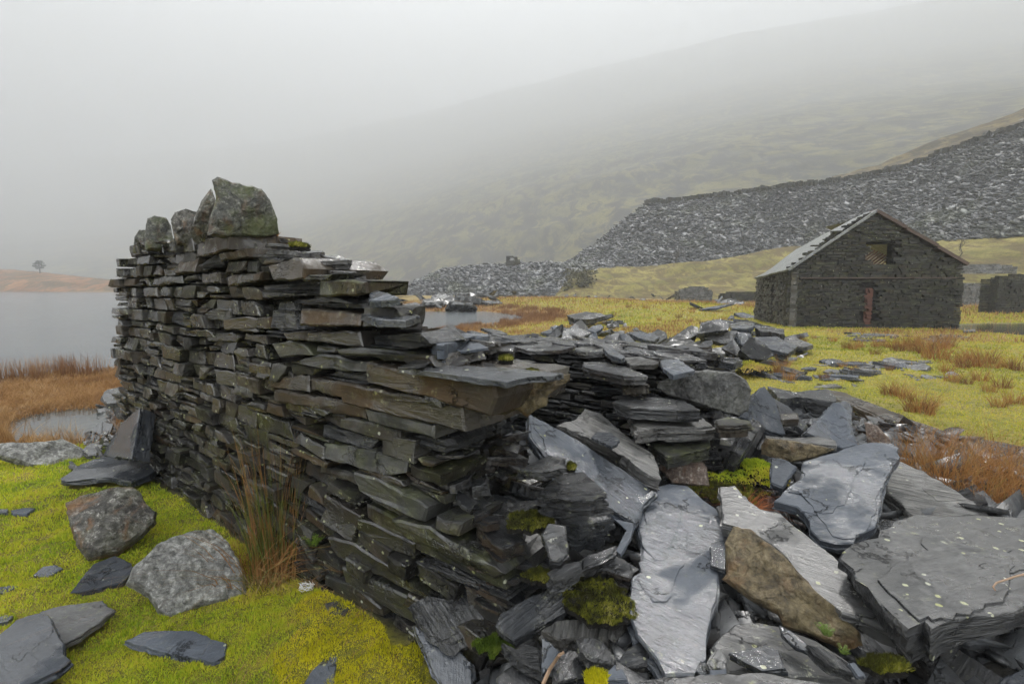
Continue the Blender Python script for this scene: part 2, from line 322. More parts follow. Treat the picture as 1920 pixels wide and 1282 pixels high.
def hillmat(name, g1, g2, rockc, rockamt=.5, sc_=1.0):
    t = T(name); v = t.co('Object'); a = t.noise(v, .02*sc_, 7, .65, .4)
    vs = t.n('Mapping', {'Vector': v, 'Scale': (.05*sc_, .02*sc_, .012*sc_)}); st = t.noise(vs, 1.6, 8, .7, .8)
    f = t.noise(v, .5*sc_, 8, .75)
    col = t.mix(t.ramp(a, [(.38, 0), (.62, 1)]), g1, g2)
    col = t.mix(t.ma('MULTIPLY', t.ramp(st, [(.45, 0), (.54, 1)]), rockamt), col, rockc)
    col = t.mix(t.ramp(f, [(.38, .65), (.55, 0)]), col, tuple(x*.35 for x in g1))
    t.p(Base_Color=col, Roughness=.9, Specular_IOR_Level=.2, Normal=t.bump(f, 1.2/sc_, .8)); return t.m
h_mtn = hillmat('mountain_grass', (.040, .038, .014), (.150, .130, .036), (.008, .008, .008), 1.0)
h_bank = hillmat('rough_bank_grass', (.105, .095, .022), (.22, .185, .055), (.065, .042, .020), .8, 7)
h_moor = hillmat('brown_moor', (.17, .075, .030), (.27, .135, .055), (.045, .045, .018), .8, 3)
loft('mountainside', [
    (-1500, [(548, 600), (520, 760), (485, 1000), (440, 1450), (390, 2000), (320, 2600)]),
    (-300, [(548, 560), (520, 700), (480, 930), (435, 1400), (380, 2000), (310, 2600)]),
    (250, [(548, 520), (518, 650), (478, 880), (430, 1350), (370, 1950), (290, 2600)]),
    (560, [(558, 430), (508, 540), (452, 740), (400, 1200), (340, 1850), (260, 2600)]),
    (800, [(562, 340), (492, 430), (410, 620), (352, 1050), (290, 1750), (210, 2550)]),
    (1060, [(560, 270), (460, 360), (345, 540), (285, 950), (220, 1650), (140, 2450)]),
    (1400, [(520, 215), (385, 290), (262, 470), (205, 860), (140, 1500), (60, 2250)]),
    (1700, [(450, 185), (310, 260), (212, 430), (158, 800), (90, 1380), (10, 1950)]),
    (1920, [(400, 165), (235, 230), (180, 400), (128, 750), (60, 1250), (-30, 1750)]),
    (2400, [(340, 145), (165, 210), (110, 360), (62, 680), (0, 1130), (-80, 1600)])], h_mtn, 260, 150, 5, .010, 4, ridge=10)
_, Pm = loft('far_shore_moor', [(-900, [(546.5, 216), (530, 235), (500, 270), (480, 330)]), (-100, [(546.8, 216), (520, 232), (503, 262), (497, 330)]), (60, [(546.9, 216), (527, 228), (511, 256), (509, 330)]),
    (213, [(547.2, 215), (536, 226), (525, 250), (527, 330)]), (330, [(547.4, 214), (543, 222), (538, 240), (542, 330)]), (520, [(548, 213), (547, 218), (547, 230), (549, 330)])], h_moor, 160, 40, 1.0, .06, 12)
heap_cols = [(715, [(558, 106), (558, 107), (558, 109), (560, 120)]), (742, [(556, 103), (552, 105), (548, 108), (553, 125)]), (785, [(557, 98), (540, 102), (526, 107), (530, 128)]), (832, [(558, 95), (530, 101), (506, 108), (506, 128)]),
    (900, [(558, 92), (528, 99), (498, 107), (499, 128)]), (1000, [(558, 90), (527, 97), (495, 106), (496, 128)]), (1070, [(557, 88), (527, 96), (494, 104), (496, 128)]), (1150, [(557, 88), (527, 96), (496, 104), (496, 128)])]
tsc = T('scree_slate'); v = tsc.co('Object'); a = tsc.noise(v, 1.3, 8, .75); b2 = tsc.noise(v, .12, 5, .6)
c = tsc.mix(tsc.ramp(a, [(.38, 0), (.62, 1)]), (.020, .021, .022), (.105, .108, .112)); c = tsc.mix(tsc.ramp(b2, [(.5, 0), (.66, .5)]), c, (.055, .065, .025))
tsc.p(Base_Color=c, Roughness=.6, Normal=tsc.bump(a, .9, 1))
loft_heap1, P1 = loft('spoil_heap_terrain', heap_cols, tsc.m, 140, 40, .35, .25, 3)
heap2 = [(1040, [(503, 109), (500, 110), (499, 112), (500, 150)]), (1062, [(503, 109), (497, 112), (492, 115), (498, 150)]), (1110, [(503, 107), (485, 112), (462, 119), (470, 150)]), (1165, [(502, 105), (460, 114), (418, 123), (420, 150)]), (1216, [(501, 103), (440, 116), (380, 128), (380, 150)]),
    (1330, [(499, 99), (435, 111), (371, 124), (371, 145)]), (1450, [(500, 94), (425, 106), (353, 118), (352, 138)]), (1600, [(474, 86), (405, 97), (336, 109), (334, 130)]), (1690, [(463, 80), (388, 92), (316, 104), (314, 124)]), (1760, [(457, 75), (372, 87), (289, 98), (284, 118)]), (1920, [(441, 67), (335, 78), (236, 90), (215, 112)]), (2250, [(420, 58), (280, 68), (150, 80), (110, 100)])]
_, P2h = loft('great_spoil_heap_terrain', heap2, tsc.m, 200, 60, .45, .2, 6)
loft('moor_edge', [(1560, [(352, 112), (338, 120), (330, 124)]), (1650, [(330, 107), (318, 116), (308, 122)]), (1740, [(300, 101), (284, 110), (270, 118)]), (1920, [(244, 93), (222, 104), (205, 114)]), (2250, [(165, 85), (130, 96), (100, 108)])], hillmat('edge_grass', (.085, .065, .030), (.15, .115, .050), (.028, .026, .020), .9, 5), 80, 20, .6, .2, 8)
_, Pb = loft('grassy_bank', [(1040, [(566, 74), (560, 80), (552, 90), (548, 102)]), (1075, [(566, 73), (545, 82), (520, 93), (505, 105)]), (1120, [(566, 72), (548, 81), (522, 92), (501, 104)]), (1200, [(566, 70), (545, 80), (520, 90), (500, 101)]), (1300, [(562, 68), (545, 76), (520, 86), (492, 96)]),
    (1400, [(566, 62), (540, 72), (508, 84), (478, 94)]), (1480, [(566, 60), (535, 70), (500, 82), (462, 92)]), (1700, [(566, 54), (535, 62), (490, 72), (455, 80)]), (1800, [(566, 51), (530, 58), (480, 66), (447, 74)]), (1920, [(566, 47), (525, 54), (475, 61), (436, 68)]), (2250, [(566, 42), (510, 48), (450, 55), (412, 60)])], h_bank, 200, 50, .5, .16, 14)

hz = T('mist'); pv = hz.n('VolumePrincipled', {'Color': (.55, .563, .575), 'Density': .00145, 'Anisotropy': .0}); hz.t.nodes.remove(hz.b); hz.t.links.new(pv, hz.out.inputs['Volume'])
hb = Buf(); hb.box((600, 3300, 623), (5200, 3600, 625)); ho = hb.build('haze', hz.m); tag(ho, 'low mist hiding the mountain and thinning over the lake', 'mist', kind='stuff')

# scree plates lying on the two heaps
def scree(name, P, n, smin, smax, label, seed, rows=(0, .72)):
    g = np.random.default_rng(seed); nv_, nu_ = P.shape[:2]; hi = int((nv_-1)*rows[1])
    a = g.uniform(0, hi, n); b = g.uniform(0, nu_-1.001, n); ia = a.astype(int); ib = b.astype(int); fa = (a-ia)[:, None]; fb = (b-ib)[:, None]
    p = P[ia, ib]*(1-fa)*(1-fb)+P[ia+1, ib]*fa*(1-fb)+P[ia, ib+1]*(1-fa)*fb+P[ia+1, ib+1]*fa*fb
    s = smin*(smax/smin)**(g.random(n)**2.0); l = s*g.uniform(.8, 1.5, n); w_ = s*g.uniform(.35, .9, n); h = s*g.uniform(.06, .22, n)
    rz = g.normal(.15, .75, n); tx = g.normal(.30, .38, n); ty = g.normal(0, .28, n)
    q = np.array([[-1, -1, -1], [1, -.7, -1], [.8, 1, -1], [-.8, .9, -1], [-1, -1, 1], [1, -.7, 1], [.8, 1, 1], [-.8, .9, 1]], float)/2
    q = q[None]*(1+g.uniform(-.3, .3, (n, 8, 1)))*np.stack([l, w_, h], -1)[:, None, :]
    c, s_ = np.cos(tx)[:, None], np.sin(tx)[:, None]; y = q[..., 1]*c-q[..., 2]*s_; z = q[..., 1]*s_+q[..., 2]*c; x = q[..., 0]
    c, s_ = np.cos(ty)[:, None], np.sin(ty)[:, None]; x, z = x*c+z*s_, -x*s_+z*c
    c, s_ = np.cos(rz)[:, None], np.sin(rz)[:, None]; x, y = x*c-y*s_, x*s_+y*c
    vtx = np.stack([x, y, z], -1)+p[:, None, :]+np.array([0, -.05, .10])
    f = np.array([(0, 3, 2, 1), (4, 5, 6, 7), (0, 1, 5, 4), (1, 2, 6, 5), (2, 3, 7, 6), (3, 0, 4, 7)])
    f = (f[None]+np.arange(n)[:, None, None]*8).reshape(-1, 4)
    return tag(mk(name, vtx.reshape(-1, 3), f, m_scree), label, 'scree', kind='stuff')
tt = T('scree_plate'); rv = tt.isl(); cc = tt.mix(tt.ramp(rv, [(0, 0), (.6, .18), (1, 1)]), (.022, .023, .024), (.19, .195, .20)); 
ch = tt.ramp(tt.noise(tt.co('Object', (.10, .02, .02)), 1.0, 4, .6), [(.40, 0), (.60, 1)]); cc = tt.mix(tt.ma('MULTIPLY', ch, .55), cc, (.020, .021, .022)); cc = tt.mix(tt.ma('MULTIPLY', tt.ramp(tt.noise(tt.co('Object'), .14, 5, .6), [(.52, 0), (.66, 1)]), .45), cc, (.06, .07, .03))
tt.p(Base_Color=cc, Roughness=.55, Specular_IOR_Level=.35); m_scree = tt.m
scree('slate_scree', P1, 26000, .16, 1.2, 'grey slate scree covering the low flat-topped heap beyond the pool', 3)
scree('slate_scree', P2h, 85000, .15, 1.25, 'grey slate scree covering the great heap behind the barn', 4, (0, .70))
# ------------------------------------------------------------------ stone builders
def sub_outline(P, jit, seg):
    out = []
    n = len(P)
    for k in range(n):
        a = P[k]; b = P[(k+1) % n]; L = np.linalg.norm(b-a); m = max(1, int(L/seg)); t = (b-a)/(L+1e-9); nn = np.array([-t[1], t[0]])
        out.append(a); w = 0
        for i in range(1, m):
            w = w*.5+rng.normal(0, jit); out.append(a+(b-a)*(i/m)+nn*w)
    return np.array(out)
def area2(P): x, y = P[:, 0], P[:, 1]; return .5*np.sum(x*np.roll(y, -1)-np.roll(x, -1)*y)

def slab_mesh(P2, th, rag=1.0, strata=None, cham=None, taper=.02):
    """outline in the slab's own plane -> real slab of thickness th with cleft layered edges"""
    P = np.asarray(P2, float)
    if area2(P) < 0: P = P[::-1]
    size = math.sqrt(abs(area2(P))); P = sub_outline(P, size*.010*rag, max(size*.09, .012))
    c = P.mean(0); n = len(P); rings = []; dirv = (P-c); ln = np.linalg.norm(dirv, axis=1)[:, None]+1e-9; dirv /= ln
    cham = cham if cham is not None else min(th*.12, .006)
    rings.append((P-dirv*cham*1.2, 0.0)); d = cham*.8
    strata = strata or max(2, min(24, int(th/.010)))
    cuts = np.sort(rng.uniform(.08, .92, strata-1))*th if strata > 1 else []
    edges = [d]+[float(q) for q in cuts if q > d+.001]+[th]
    prev = np.zeros(n)
    for k in range(len(edges)-1):
        off = rng.normal(0, min(th*.10, .010)*rag)-k*th*taper; ns = np.convolve(np.tile(rng.normal(0, 1, n), 3), np.ones(5)/5, 'same')[n:2*n]*min(th*.22, .016)*rag
        r = P+dirv*(off+ns+rng.normal(0, .0012, n))[:, None] if k else P
        rings.append((r, edges[k])); rings.append((r+rng.normal(0, .0015, (n, 1)), edges[k+1]-.0008))
    v = []; f = []
    for r, z in rings:
        jz = rng.normal(0, th*.02, n) if z > 0 else np.zeros(n)
        v += [(p[0], p[1], -z+q) for p, q in zip(r, jz)]
    f.append(tuple(range(n)))
    for k in range(len(rings)-1):
        a = k*n; b = a+n
        f += [(a+i, b+i, b+(i+1) % n, a+(i+1) % n) for i in range(n)]
    f.append(tuple(range(len(rings)*n-1, len(rings)*n-n-1, -1)))
    return v, f
def frame(n, xdir=None):
    n = np.asarray(n, float); n /= np.linalg.norm(n); x = np.asarray(xdir if xdir is not None else (1, .2, 0), float); x = x-n*(x@n); x /= np.linalg.norm(x); return x, np.cross(n, x), n
def place(o, c, fr):
    m = Matrix.Identity(4)
    for k in range(3):
        for r in range(3): m[r][k] = float(fr[k][r])
        m[k][3] = float(c[k])
    o.matrix_world = m
EXCL = []      # footprints in world xy of big rocks (keeps grass off them)
def SL(label, view, pts, z=None, n=(0, 0, 1), th=.05, mat=None, tri=None, rag=1.0, grain=None, name='slate_slab', cat='slate slab', group=None, taper=.02, top=None):
    px = V(view, pts)
    if tri is not None:
        a, b, c = [onY(*q) for q in tri]; nn = np.cross(b-a, c-a); P0 = a
    else:
        nn = np.array(n, float); cx, cy = np.mean(px, 0); P0 = onz(cx, cy, z)
    nn /= np.linalg.norm(nn)
    if nn @ (CAM-P0) < 0: nn = -nn
    W = np.array([onpl(x, y, P0, nn) for x, y in px]); c = W.mean(0)
    fr = frame(nn, grain if grain is not None else (math.cos(len(label)), math.sin(len(label)*1.7), .1))
    P2 = np.stack([(W-c)@fr[0], (W-c)@fr[1]], 1); v, f = slab_mesh(P2, th, rag, taper=taper)
    size = math.sqrt(abs(area2(P2)))
    if size > .16 and rag > .5 and rng.random() < .75:
        v = list(v); f = list(f)
        for q in range(1 if size < .4 else 2):
            a = P2[rng.integers(len(P2))]; kf = rng.uniform(.30, .72); Q = a+(P2-a)*kf; Q = Q+(P2.mean(0)-Q)*rng.uniform(.02, .10)
            h_ = min(.007, size*.012)*(q*.5+.6); fv, ff_ = slab_mesh(Q, h_*2, 1.8, 2, h_*.25); n0 = len(v); v += [(p[0], p[1], p[2]+h_) for p in fv]; f += [tuple(i+n0 for i in w) for w in ff_[:-1]]
    o = mk(name, v, f, mat or m_slab); place(o, c, fr); tag(o, label, cat, group)
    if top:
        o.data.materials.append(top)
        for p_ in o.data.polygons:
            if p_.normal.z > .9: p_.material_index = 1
    EXCL.append(W[:, :2])
    return o
def rock_mesh(P2, D, seed, back=.8, rough=1.0, planes=9, nr_=13, ns=64):
    P = np.asarray(P2, float)
    if area2(P) < 0: P = P[::-1]
    g = np.random.default_rng(seed); size = math.sqrt(abs(area2(P))); P = sub_outline(P, size*.006, size*.05)
    c = P.mean(0); n = len(P); v = []; f = []
    K = []
    for k in range(planes):
        a = g.uniform(0, 2*math.pi); sl = g.uniform(.15, .95); K.append((math.cos(a)*sl, math.sin(a)*sl, g.uniform(.62, 1.0)))
    def hgt(q, r, side):
        e = math.sqrt(max(0, 1-r**2.6)); pl = min(d+(q[0]*ax+q[1]*ay)/size*1.0 for ax, ay, d in K)
        return min(e, pl)*D*(1 if side > 0 else -back) if side > 0 else -e*D*back
    idx = {}
    def ringv(r, side):
        st = len(v)
        for i in range(n):
            q = c+(P[i]-c)*r-c; z = hgt(q, r, side)
            s = rough*size*(1 if r < .98 else .25)
            nz = (float(fbm((q[0]+9)*4/size, (q[1]+z*1.3+seed)*4/size, seed, 4))-.5)*.22*s
            v.append((c[0]+q[0]*(1+nz*.25/size), c[1]+q[1]*(1+nz*.25/size), z+nz*(1-r*.7)))
        return st
    rs = [1-(k/nr_)**1.15 for k in range(nr_)]
    fr_ = [ringv(max(r, .03), 1) for r in rs]
    for a, b in zip(fr_[:-1], fr_[1:]): f += [(a+i, a+(i+1) % n, b+(i+1) % n, b+i) for i in range(n)]
    f.append(tuple(fr_[-1]+i for i in range(n)))
    bk = [fr_[0]]+[ringv(r, -1) for r in (.85, .6, .3)]
    for a, b in zip(bk[:-1], bk[1:]): f += [(a+(i+1) % n, a+i, b+i, b+(i+1) % n) for i in range(n)]
    f.append(tuple(bk[-1]+n-1-i for i in range(n)))
    return np.array(v), f
def BO(label, view, pts, Y, D=.5, mat=None, name='boulder', cat='boulder', seed=1, back=.8, rough=1.0, nbias=(0, 0, 0), group=None, planes=9):
    px = V(view, pts); cx, cy = np.mean(px, 0); c0 = onY(cx, cy, Y); nn = CAM-c0; nn = nn/np.linalg.norm(nn)+np.array(nbias, float); nn /= np.linalg.norm(nn)
    W = np.array([onpl(x, y, c0, nn) for x, y in px]); c = W.mean(0); fr = frame(nn, (1, .01, 0))
    P2 = np.stack([(W-c)@fr[0], (W-c)@fr[1]], 1); size = math.sqrt(abs(area2(P2))); v, f = rock_mesh(P2, D*size, seed, back, rough, planes)
    o = mk(name, v, f, mat or r_grey); place(o, c, fr); tag(o, label, cat, group)
    R = size*.33; EXCL.append(np.array([(c[0]+R*math.cos(a), c[1]+R*math.sin(a)+.0) for a in np.linspace(0, 6.28, 9)[:-1]]))
    return o

BND = [(430, 520), (450, 560), (470, 600), (490, 678), (548, 692), (552, 742), (580, 768), (600, 800), (622, 850), (650, 930), (672, 1000), (690, 1075), (760, 1085), (830, 1120), (1000, 1190), (1282, 1200)]
def smax(z, t, pad=0):
    for s in np.arange(4.3, 0, -.04):
        q = np.array([A0[0]+WU[0]*s+WV[0]*t, A0[1]+WU[1]*s+WV[1]*t, z])-CAM; f = q@FF; px, py = 960+960*q[0]/f, 641-960*(q@UU)/f
        if px+pad <= np.interp(py, [b[0] for b in BND], [b[1] for b in BND]): return float(s)
    return 0.0
# a wall-face stone in wall coordinates (s along, t into the wall, z up); outline in the face plane
def face_stone(buf, P, t0, depth, bev=.006, rag=.004, layered=False, endrag=.0, clip=False):
    P = np.asarray(P, float)
    if area2(P) < 0: P = P[::-1]
    P = sub_outline(P, rag, .045); n = len(P); c = P.mean(0)
    w = P[:, 0].max()-P[:, 0].min(); h = P[:, 1].max()-P[:, 1].min(); inx = np.clip((P[:, 0]-c[0])/(w/2+1e-6), -1, 1); inz = np.clip((P[:, 1]-c[1])/(h/2+1e-6), -1, 1)
    I = np.stack([inx*bev, inz*bev], 1); tilt = rng.normal(0, .05); tl2 = rng.normal(0, .14)
    tt_ = lambda Q: (Q[:, 0]-c[0])*tilt+(Q[:, 1]-c[1])*tl2
    rings = [(P-I*1.2, t0+tt_(P)+rng.normal(0, .0012, n)), (P, t0+bev+tt_(P)), (P+rng.normal(0, .003, (n, 1)), t0+depth*.45+0*inx), (c+(P-c)*.96, t0+depth+rng.normal(0, endrag+.004, n))]
    if clip:
        for q_ in (2, 3):
            r_ = rings[q_][0].copy(); tm = float(np.mean(rings[q_][1])); lim = max(smax(c[1], tm)+.02, r_[:, 0].min()+.06); over = r_[:, 0] > lim
            r_[over, 0] = lim+rng.normal(0, .012, over.sum()); rings[q_] = (r_, rings[q_][1])
    v = [(q[0], t, q[1]) for r, tq in rings for q, t in zip(r, np.broadcast_to(tq, n))]; f = []
    v.append((c[0]+rng.normal(0, w*.1), t0+rng.normal(0, .004), c[1]+rng.normal(0, h*.15))); m = len(v)-1
    f += [(i, (i+1) % n, m) for i in range(n)]
    for k in range(3): f += [(k*n+i, (k+1)*n+i, (k+1)*n+(i+1) % n, k*n+(i+1) % n) for i in range(n)]
    f.append(tuple(3*n+n-1-i for i in range(n)))
    # keep outward orientation (face looks towards -t)
    buf.add(v, f)
def layered_stone(buf, P, t0, depth, layers=4, spread=.018, clip=False):
    P = np.asarray(P, float); z0 = P[:, 1].min(); z1 = P[:, 1].max(); s0 = P[:, 0].min(); s1 = P[:, 0].max(); zz = np.sort(np.concatenate([[z0, z1], rng.uniform(z0, z1, layers-1)]))
    top = P[:, 1].max(); 
    def span(z):
        xs = []
        for k in range(len(P)):
            a = P[k]; b = P[(k+1) % len(P)]
            if (a[1]-z)*(b[1]-z) <= 0 and a[1] != b[1]: xs.append(a[0]+(b[0]-a[0])*(z-a[1])/(b[1]-a[1]))
        return (min(xs), max(xs)) if len(xs) >= 2 else (s0, s1)
    for a, b in zip(zz[:-1], zz[1:]):
        if b-a < .003: continue
        l0, r0 = span(a+.001); l1, r1 = span(b-.001); e = rng.normal(0, spread, 2)*.7
        face_stone(buf, [(l0+e[0], a), (r0+e[1], a), (r1+e[1], b-.0015), (l1+e[0], b-.0015)], t0+rng.uniform(-spread*.4, spread), depth, .003, .002, endrag=.03, clip=clip)

def inside(P, x, y):
    ins = False
    for k in range(len(P)):
        a = P[k]; b = P[(k+1) % len(P)]
        if (a[1] > y) != (b[1] > y) and x < (b[0]-a[0])*(y-a[1])/(b[1]-a[1])+a[0]: ins = not ins
    return ins
def courses(prof, zlo, zhi, spec, lenf, hf, blocked, wob=.02, dip=None):
    """procedural dry-stone layout. prof(z)->(s0,s1); returns polygons"""
    out = []; z = zlo; k = 0
    while z < zhi:
        h = hf(); s0, s1 = prof(z+h*.5)
        if s1-s0 < .05: z += h; continue
        s = s0+rng.normal(0, .012); zb = lambda q, zz: zz+(float(fbm(q*1.6, zz*2.5, 77, 2))-.5)*wob*2+(dip(q, zz) if dip else 0)
        while s < s1-.03:
            L = lenf(s); e = min(s+L, s1+rng.normal(0, .015)); 
            if s1-e < .07: e = s1+rng.normal(0, .012)
            g = .007; parts = [(0, 1)]
            r = rng.random()
            if h > .07 and r < .24: c = rng.uniform(.35, .65); parts = [(0, c-.02), (c+.02, 1)]
            for a, b in parts:
                sa, sb = s+g+rng.uniform(0, .008), e-g-rng.uniform(0, .008); sl = rng.normal(0, .012, 2)
                P = [(sa+sl[0], zb(sa, z+h*a)+g), (sb+sl[1], zb(sb, z+h*a)+g), (sb-sl[1], zb(sb, z+h*b)-g*.6), (sa-sl[0], zb(sa, z+h*b)-g*.6)]
                if L > .1:
                    q = rng.random(); ch = rng.uniform(.2, .55)*h*(b-a); cw = rng.uniform(.02, .07)
                    if q < .22: P = P[:2]+[(P[2][0], P[2][1]-ch), (P[2][0]-cw, P[2][1])]+P[3:]
                    elif q < .40: P = P[:3]+[(P[3][0]+cw, P[3][1]), (P[3][0], P[3][1]-ch)]
                    elif q < .48: P = [P[0], (P[1][0]-cw, P[1][1]), (P[1][0], P[1][1]+ch)]+P[2:]
                cx = (sa+sb)/2; cz = sum(p[1] for p in P)/len(P)
                hit = any(inside(B, x_, y_) for B in blocked for x_, y_ in [(cx, cz), (sa+.3*(sb-sa), cz), (sa+.7*(sb-sa), cz)])
                if not hit: out.append(np.array(P))
            s = e
        z += h; k += 1
    return out

# ------------------------------------------------------------------ the big foreground wall
O_ = np.array([A0[0], A0[1], 0]); NW = np.array([WV[0], WV[1], 0])
def wsz(view, pts): 
    r = []
    for x, y in V(view, pts):
        P = onpl(x, y, O_, NW); r.append(((P[:2]-A0)@WU, P[2]))
    return r
wall_root = empty('dry_stone_wall', (A0[0], A0[1], 0), math.atan2(WU[1], WU[0]))
tag(wall_root, 'dark dry stone slate wall with a stepped broken end in the foreground', 'stone wall')
SPEC = [  # view, outline, depth, kind, t0
 ('E', [(205, 450), (420, 500), (1150, 608), (1172, 700), (1120, 832), (870, 766), (620, 690), (210, 602)], .50, 'b', -.03),
 ('E', [(22, 598), (430, 680), (868, 782), (885, 962), (500, 862), (38, 742)], .42, 'b', -.015),
 ('E', [(175, 778), (420, 838), (650, 915), (655, 1012), (420, 945), (205, 880)], .34, 'g', 0.0),
 ('E', [(0, 865), (200, 890), (405, 960), (415, 1055), (270, 1020), (0, 925)], .3, 'g', .0),
 ('E', [(428, 968), (620, 1015), (700, 1040), (705, 1130), (560, 1085), (430, 1040)], .3, 's', .02),
 ('F', [(0, 28), (270, 112), (282, 196), (150, 170), (0, 128)], .3, 's', .02),
 ('F', [(35, 145), (170, 165), (325, 205), (460, 240), (462, 312), (365, 326), (50, 225)], .32, 'g', -.01),
 ('F', [(0, 262), (190, 325), (208, 378), (0, 315)], .3, 'g', 0),
 ('F', [(205, 298), (360, 345), (615, 488), (600, 562), (400, 480), (240, 398)], .36, 'g', -.03),
 ('F', [(250, 482), (470, 585), (985, 880), (995, 965), (620, 790), (400, 682), (248, 548)], .38, 'g', .01),
 ('F', [(455, 535), (640, 578), (715, 645), (1012, 862), (962, 890), (700, 742), (515, 630)], .34, 'g', -.035),
 ('F', [(658, 532), (800, 572), (782, 642), (662, 602)], .30, 'g', -.03),
 ('F', [(210, 552), (350, 615), (512, 700), (500, 778), (375, 735), (205, 622)], .3, 'w', 0),
 ('F', [(515, 752), (720, 852), (1000, 1000), (990, 1042), (760, 930), (560, 832)], .36, 's', .02),
 ('F', [(58, 652), (200, 690), (350, 800), (590, 1008), (540, 1002), (300, 870), (100, 768)], .3, 'w', .0),
 ('F', [(130, 815), (300, 900), (470, 990), (525, 1090), (575, 1185), (400, 1085), (150, 905)], .34, 'g', .0),
 ('F', [(38, 862), (200, 922), (340, 1048), (342, 1092), (170, 1010), (38, 912)], .3, 'g', -.01),
 ('M', [(35, 228), (165, 184), (212, 190), (245, 245), (240, 300), (70, 311)], .50, 'b', -.03),
 ('M', [(0, 322), (180, 310), (310, 305), (312, 398), (0, 402)], .4, 's', 0),
 ('M', [(312, 304), (440, 304), (540, 322), (557, 380), (400, 392), (314, 398)], .45, 'g', -.02),
 ('M', [(130, 410), (370, 400), (490, 432), (500, 460), (370, 456), (150, 430)], .4, 's', 0),
 ('M', [(205, 463), (400, 475), (522, 492), (520, 556), (220, 550)], .5, 'b', -.02),
 ('M', [(25, 562), (42, 420), (110, 425), (150, 580), (40, 586)], .3, 's', .01),
 ('M', [(120, 590), (500, 588), (520, 672), (140, 632)], .45, 'b', -.015),
 ('M', [(520, 592), (700, 590), (840, 596), (915, 682), (700, 690), (525, 672)], .40, 's', .03),
 ('M', [(35, 652), (130, 634), (200, 650), (262, 715), (75, 730)], .3, 'g', -.01),
 ('M', [(265, 664), (385, 672), (380, 706), (265, 700)], .3, 'g', 0),
 ('M', [(420, 680), (640, 686), (808, 722), (740, 756), (640, 746), (430, 706)], .36, 'g', -.01),
 ('M', [(150, 756), (300, 710), (555, 756), (556, 806), (340, 790)], .32, 'g', -.015),
 ('M', [(135, 770), (300, 788), (240, 830), (140, 822)], .3, 'w', 0),
 ('M', [(100, 908), (505, 980), (512, 1072), (105, 962)], .32, 'b', -.01),
 ('M', [(35, 905), (95, 912), (98, 982), (35, 966)], .3, 'b', 0),
 ('M', [(0, 826), (232, 828), (242, 916), (0, 896)], .3, 'b', 0),
 ('M', [(246, 840), (428, 862), (430, 952), (250, 906)], .3, 'b', -.01),
 ('M', [(0, 582), (98, 592), (102, 622), (0, 618)], .3, 's', 0),
 ('M', [(335, 795), (555, 820), (560, 876), (430, 862), (340, 838)], .3, 's', .01),
 ('N', [(572, 545), (570, 458), (700, 425), (825, 392), (840, 500), (720, 530)], .42, 'b', -.03),
 ('N', [(735, 577), (735, 522), (905, 492), (912, 545)], .40, 'b', -.02),
 ('N', [(455, 572), (568, 550), (572, 640), (460, 656)], .36, 'b', -.01),
 ('N', [(360, 622), (452, 602), (455, 655), (360, 672)], .3, 'w', 0),
 ('N', [(600, 652), (714, 642), (716, 712), (600, 716)], .3, 'b', 0),
 ('N', [(775, 672), (1012, 640), (1002, 690), (780, 735)], .34, 'b', -.02),
 ('N', [(595, 545), (725, 530), (745, 600), (592, 632)], .3, 's', 0),
 ('N', [(305, 680), (460, 662), (470, 712), (300, 728)], .3, 'w', 0),
 ('N', [(630, 1030), (780, 1022), (850, 1050), (815, 1085), (632, 1080)], .3, 'w', 0),
 ('N', [(775, 935), (1018, 925), (1022, 1000), (775, 1003)], .3, 'b', -.01),
 ('N', [(625, 900), (700, 865), (775, 880), (775, 950), (640, 945)], .3, 'w', 0),
]
MATK = {'b': m_wallb, 'g': m_wallg, 's': m_stri, 'w': m_wall}
blocked = []
for view, pts, dep, kd, t0 in SPEC:
    P = np.array(wsz(view, pts)); blocked.append(P); b = Buf()
    if kd == 's': layered_stone(b, P, t0, dep, 5, clip=P[:, 0].max() > 2.9)
    else: face_stone(b, P, t0, dep, .008, .0035, endrag=.025, clip=P[:, 0].max() > 2.9)
    b.build('slab', MATK[kd], wall_root)
def zp(pairs, z): zs = [p[0] for p in pairs]; return float(np.interp(z, zs, [p[1] for p in pairs]))
ENDP = [(0, 3.80), (.25, 3.92), (.5, 4.06), (.65, 4.05), (.8, 3.78), (.95, 3.72), (1.1, 3.78), (1.2, 3.9), (1.30, 3.72), (1.42, 3.68), (1.50, 3.5), (1.56, 3.3), (1.66, 3.25), (1.70, 2.95), (1.75, 2.75), (1.80, 2.2), (1.9, 1.9)]
STAP = [(0, -.44), (.6, -.48), (1.2, -.40), (1.62, -.32), (1.72, -.30), (1.76, -.10), (1.84, .06), (1.89, .25), (1.94, .9)]
def wprof(z): return zp(STAP, z), zp(ENDP, z)
dipf = lambda s, z: -.10*max(0, s-1.2)**1.3*max(0, 1.05-z)
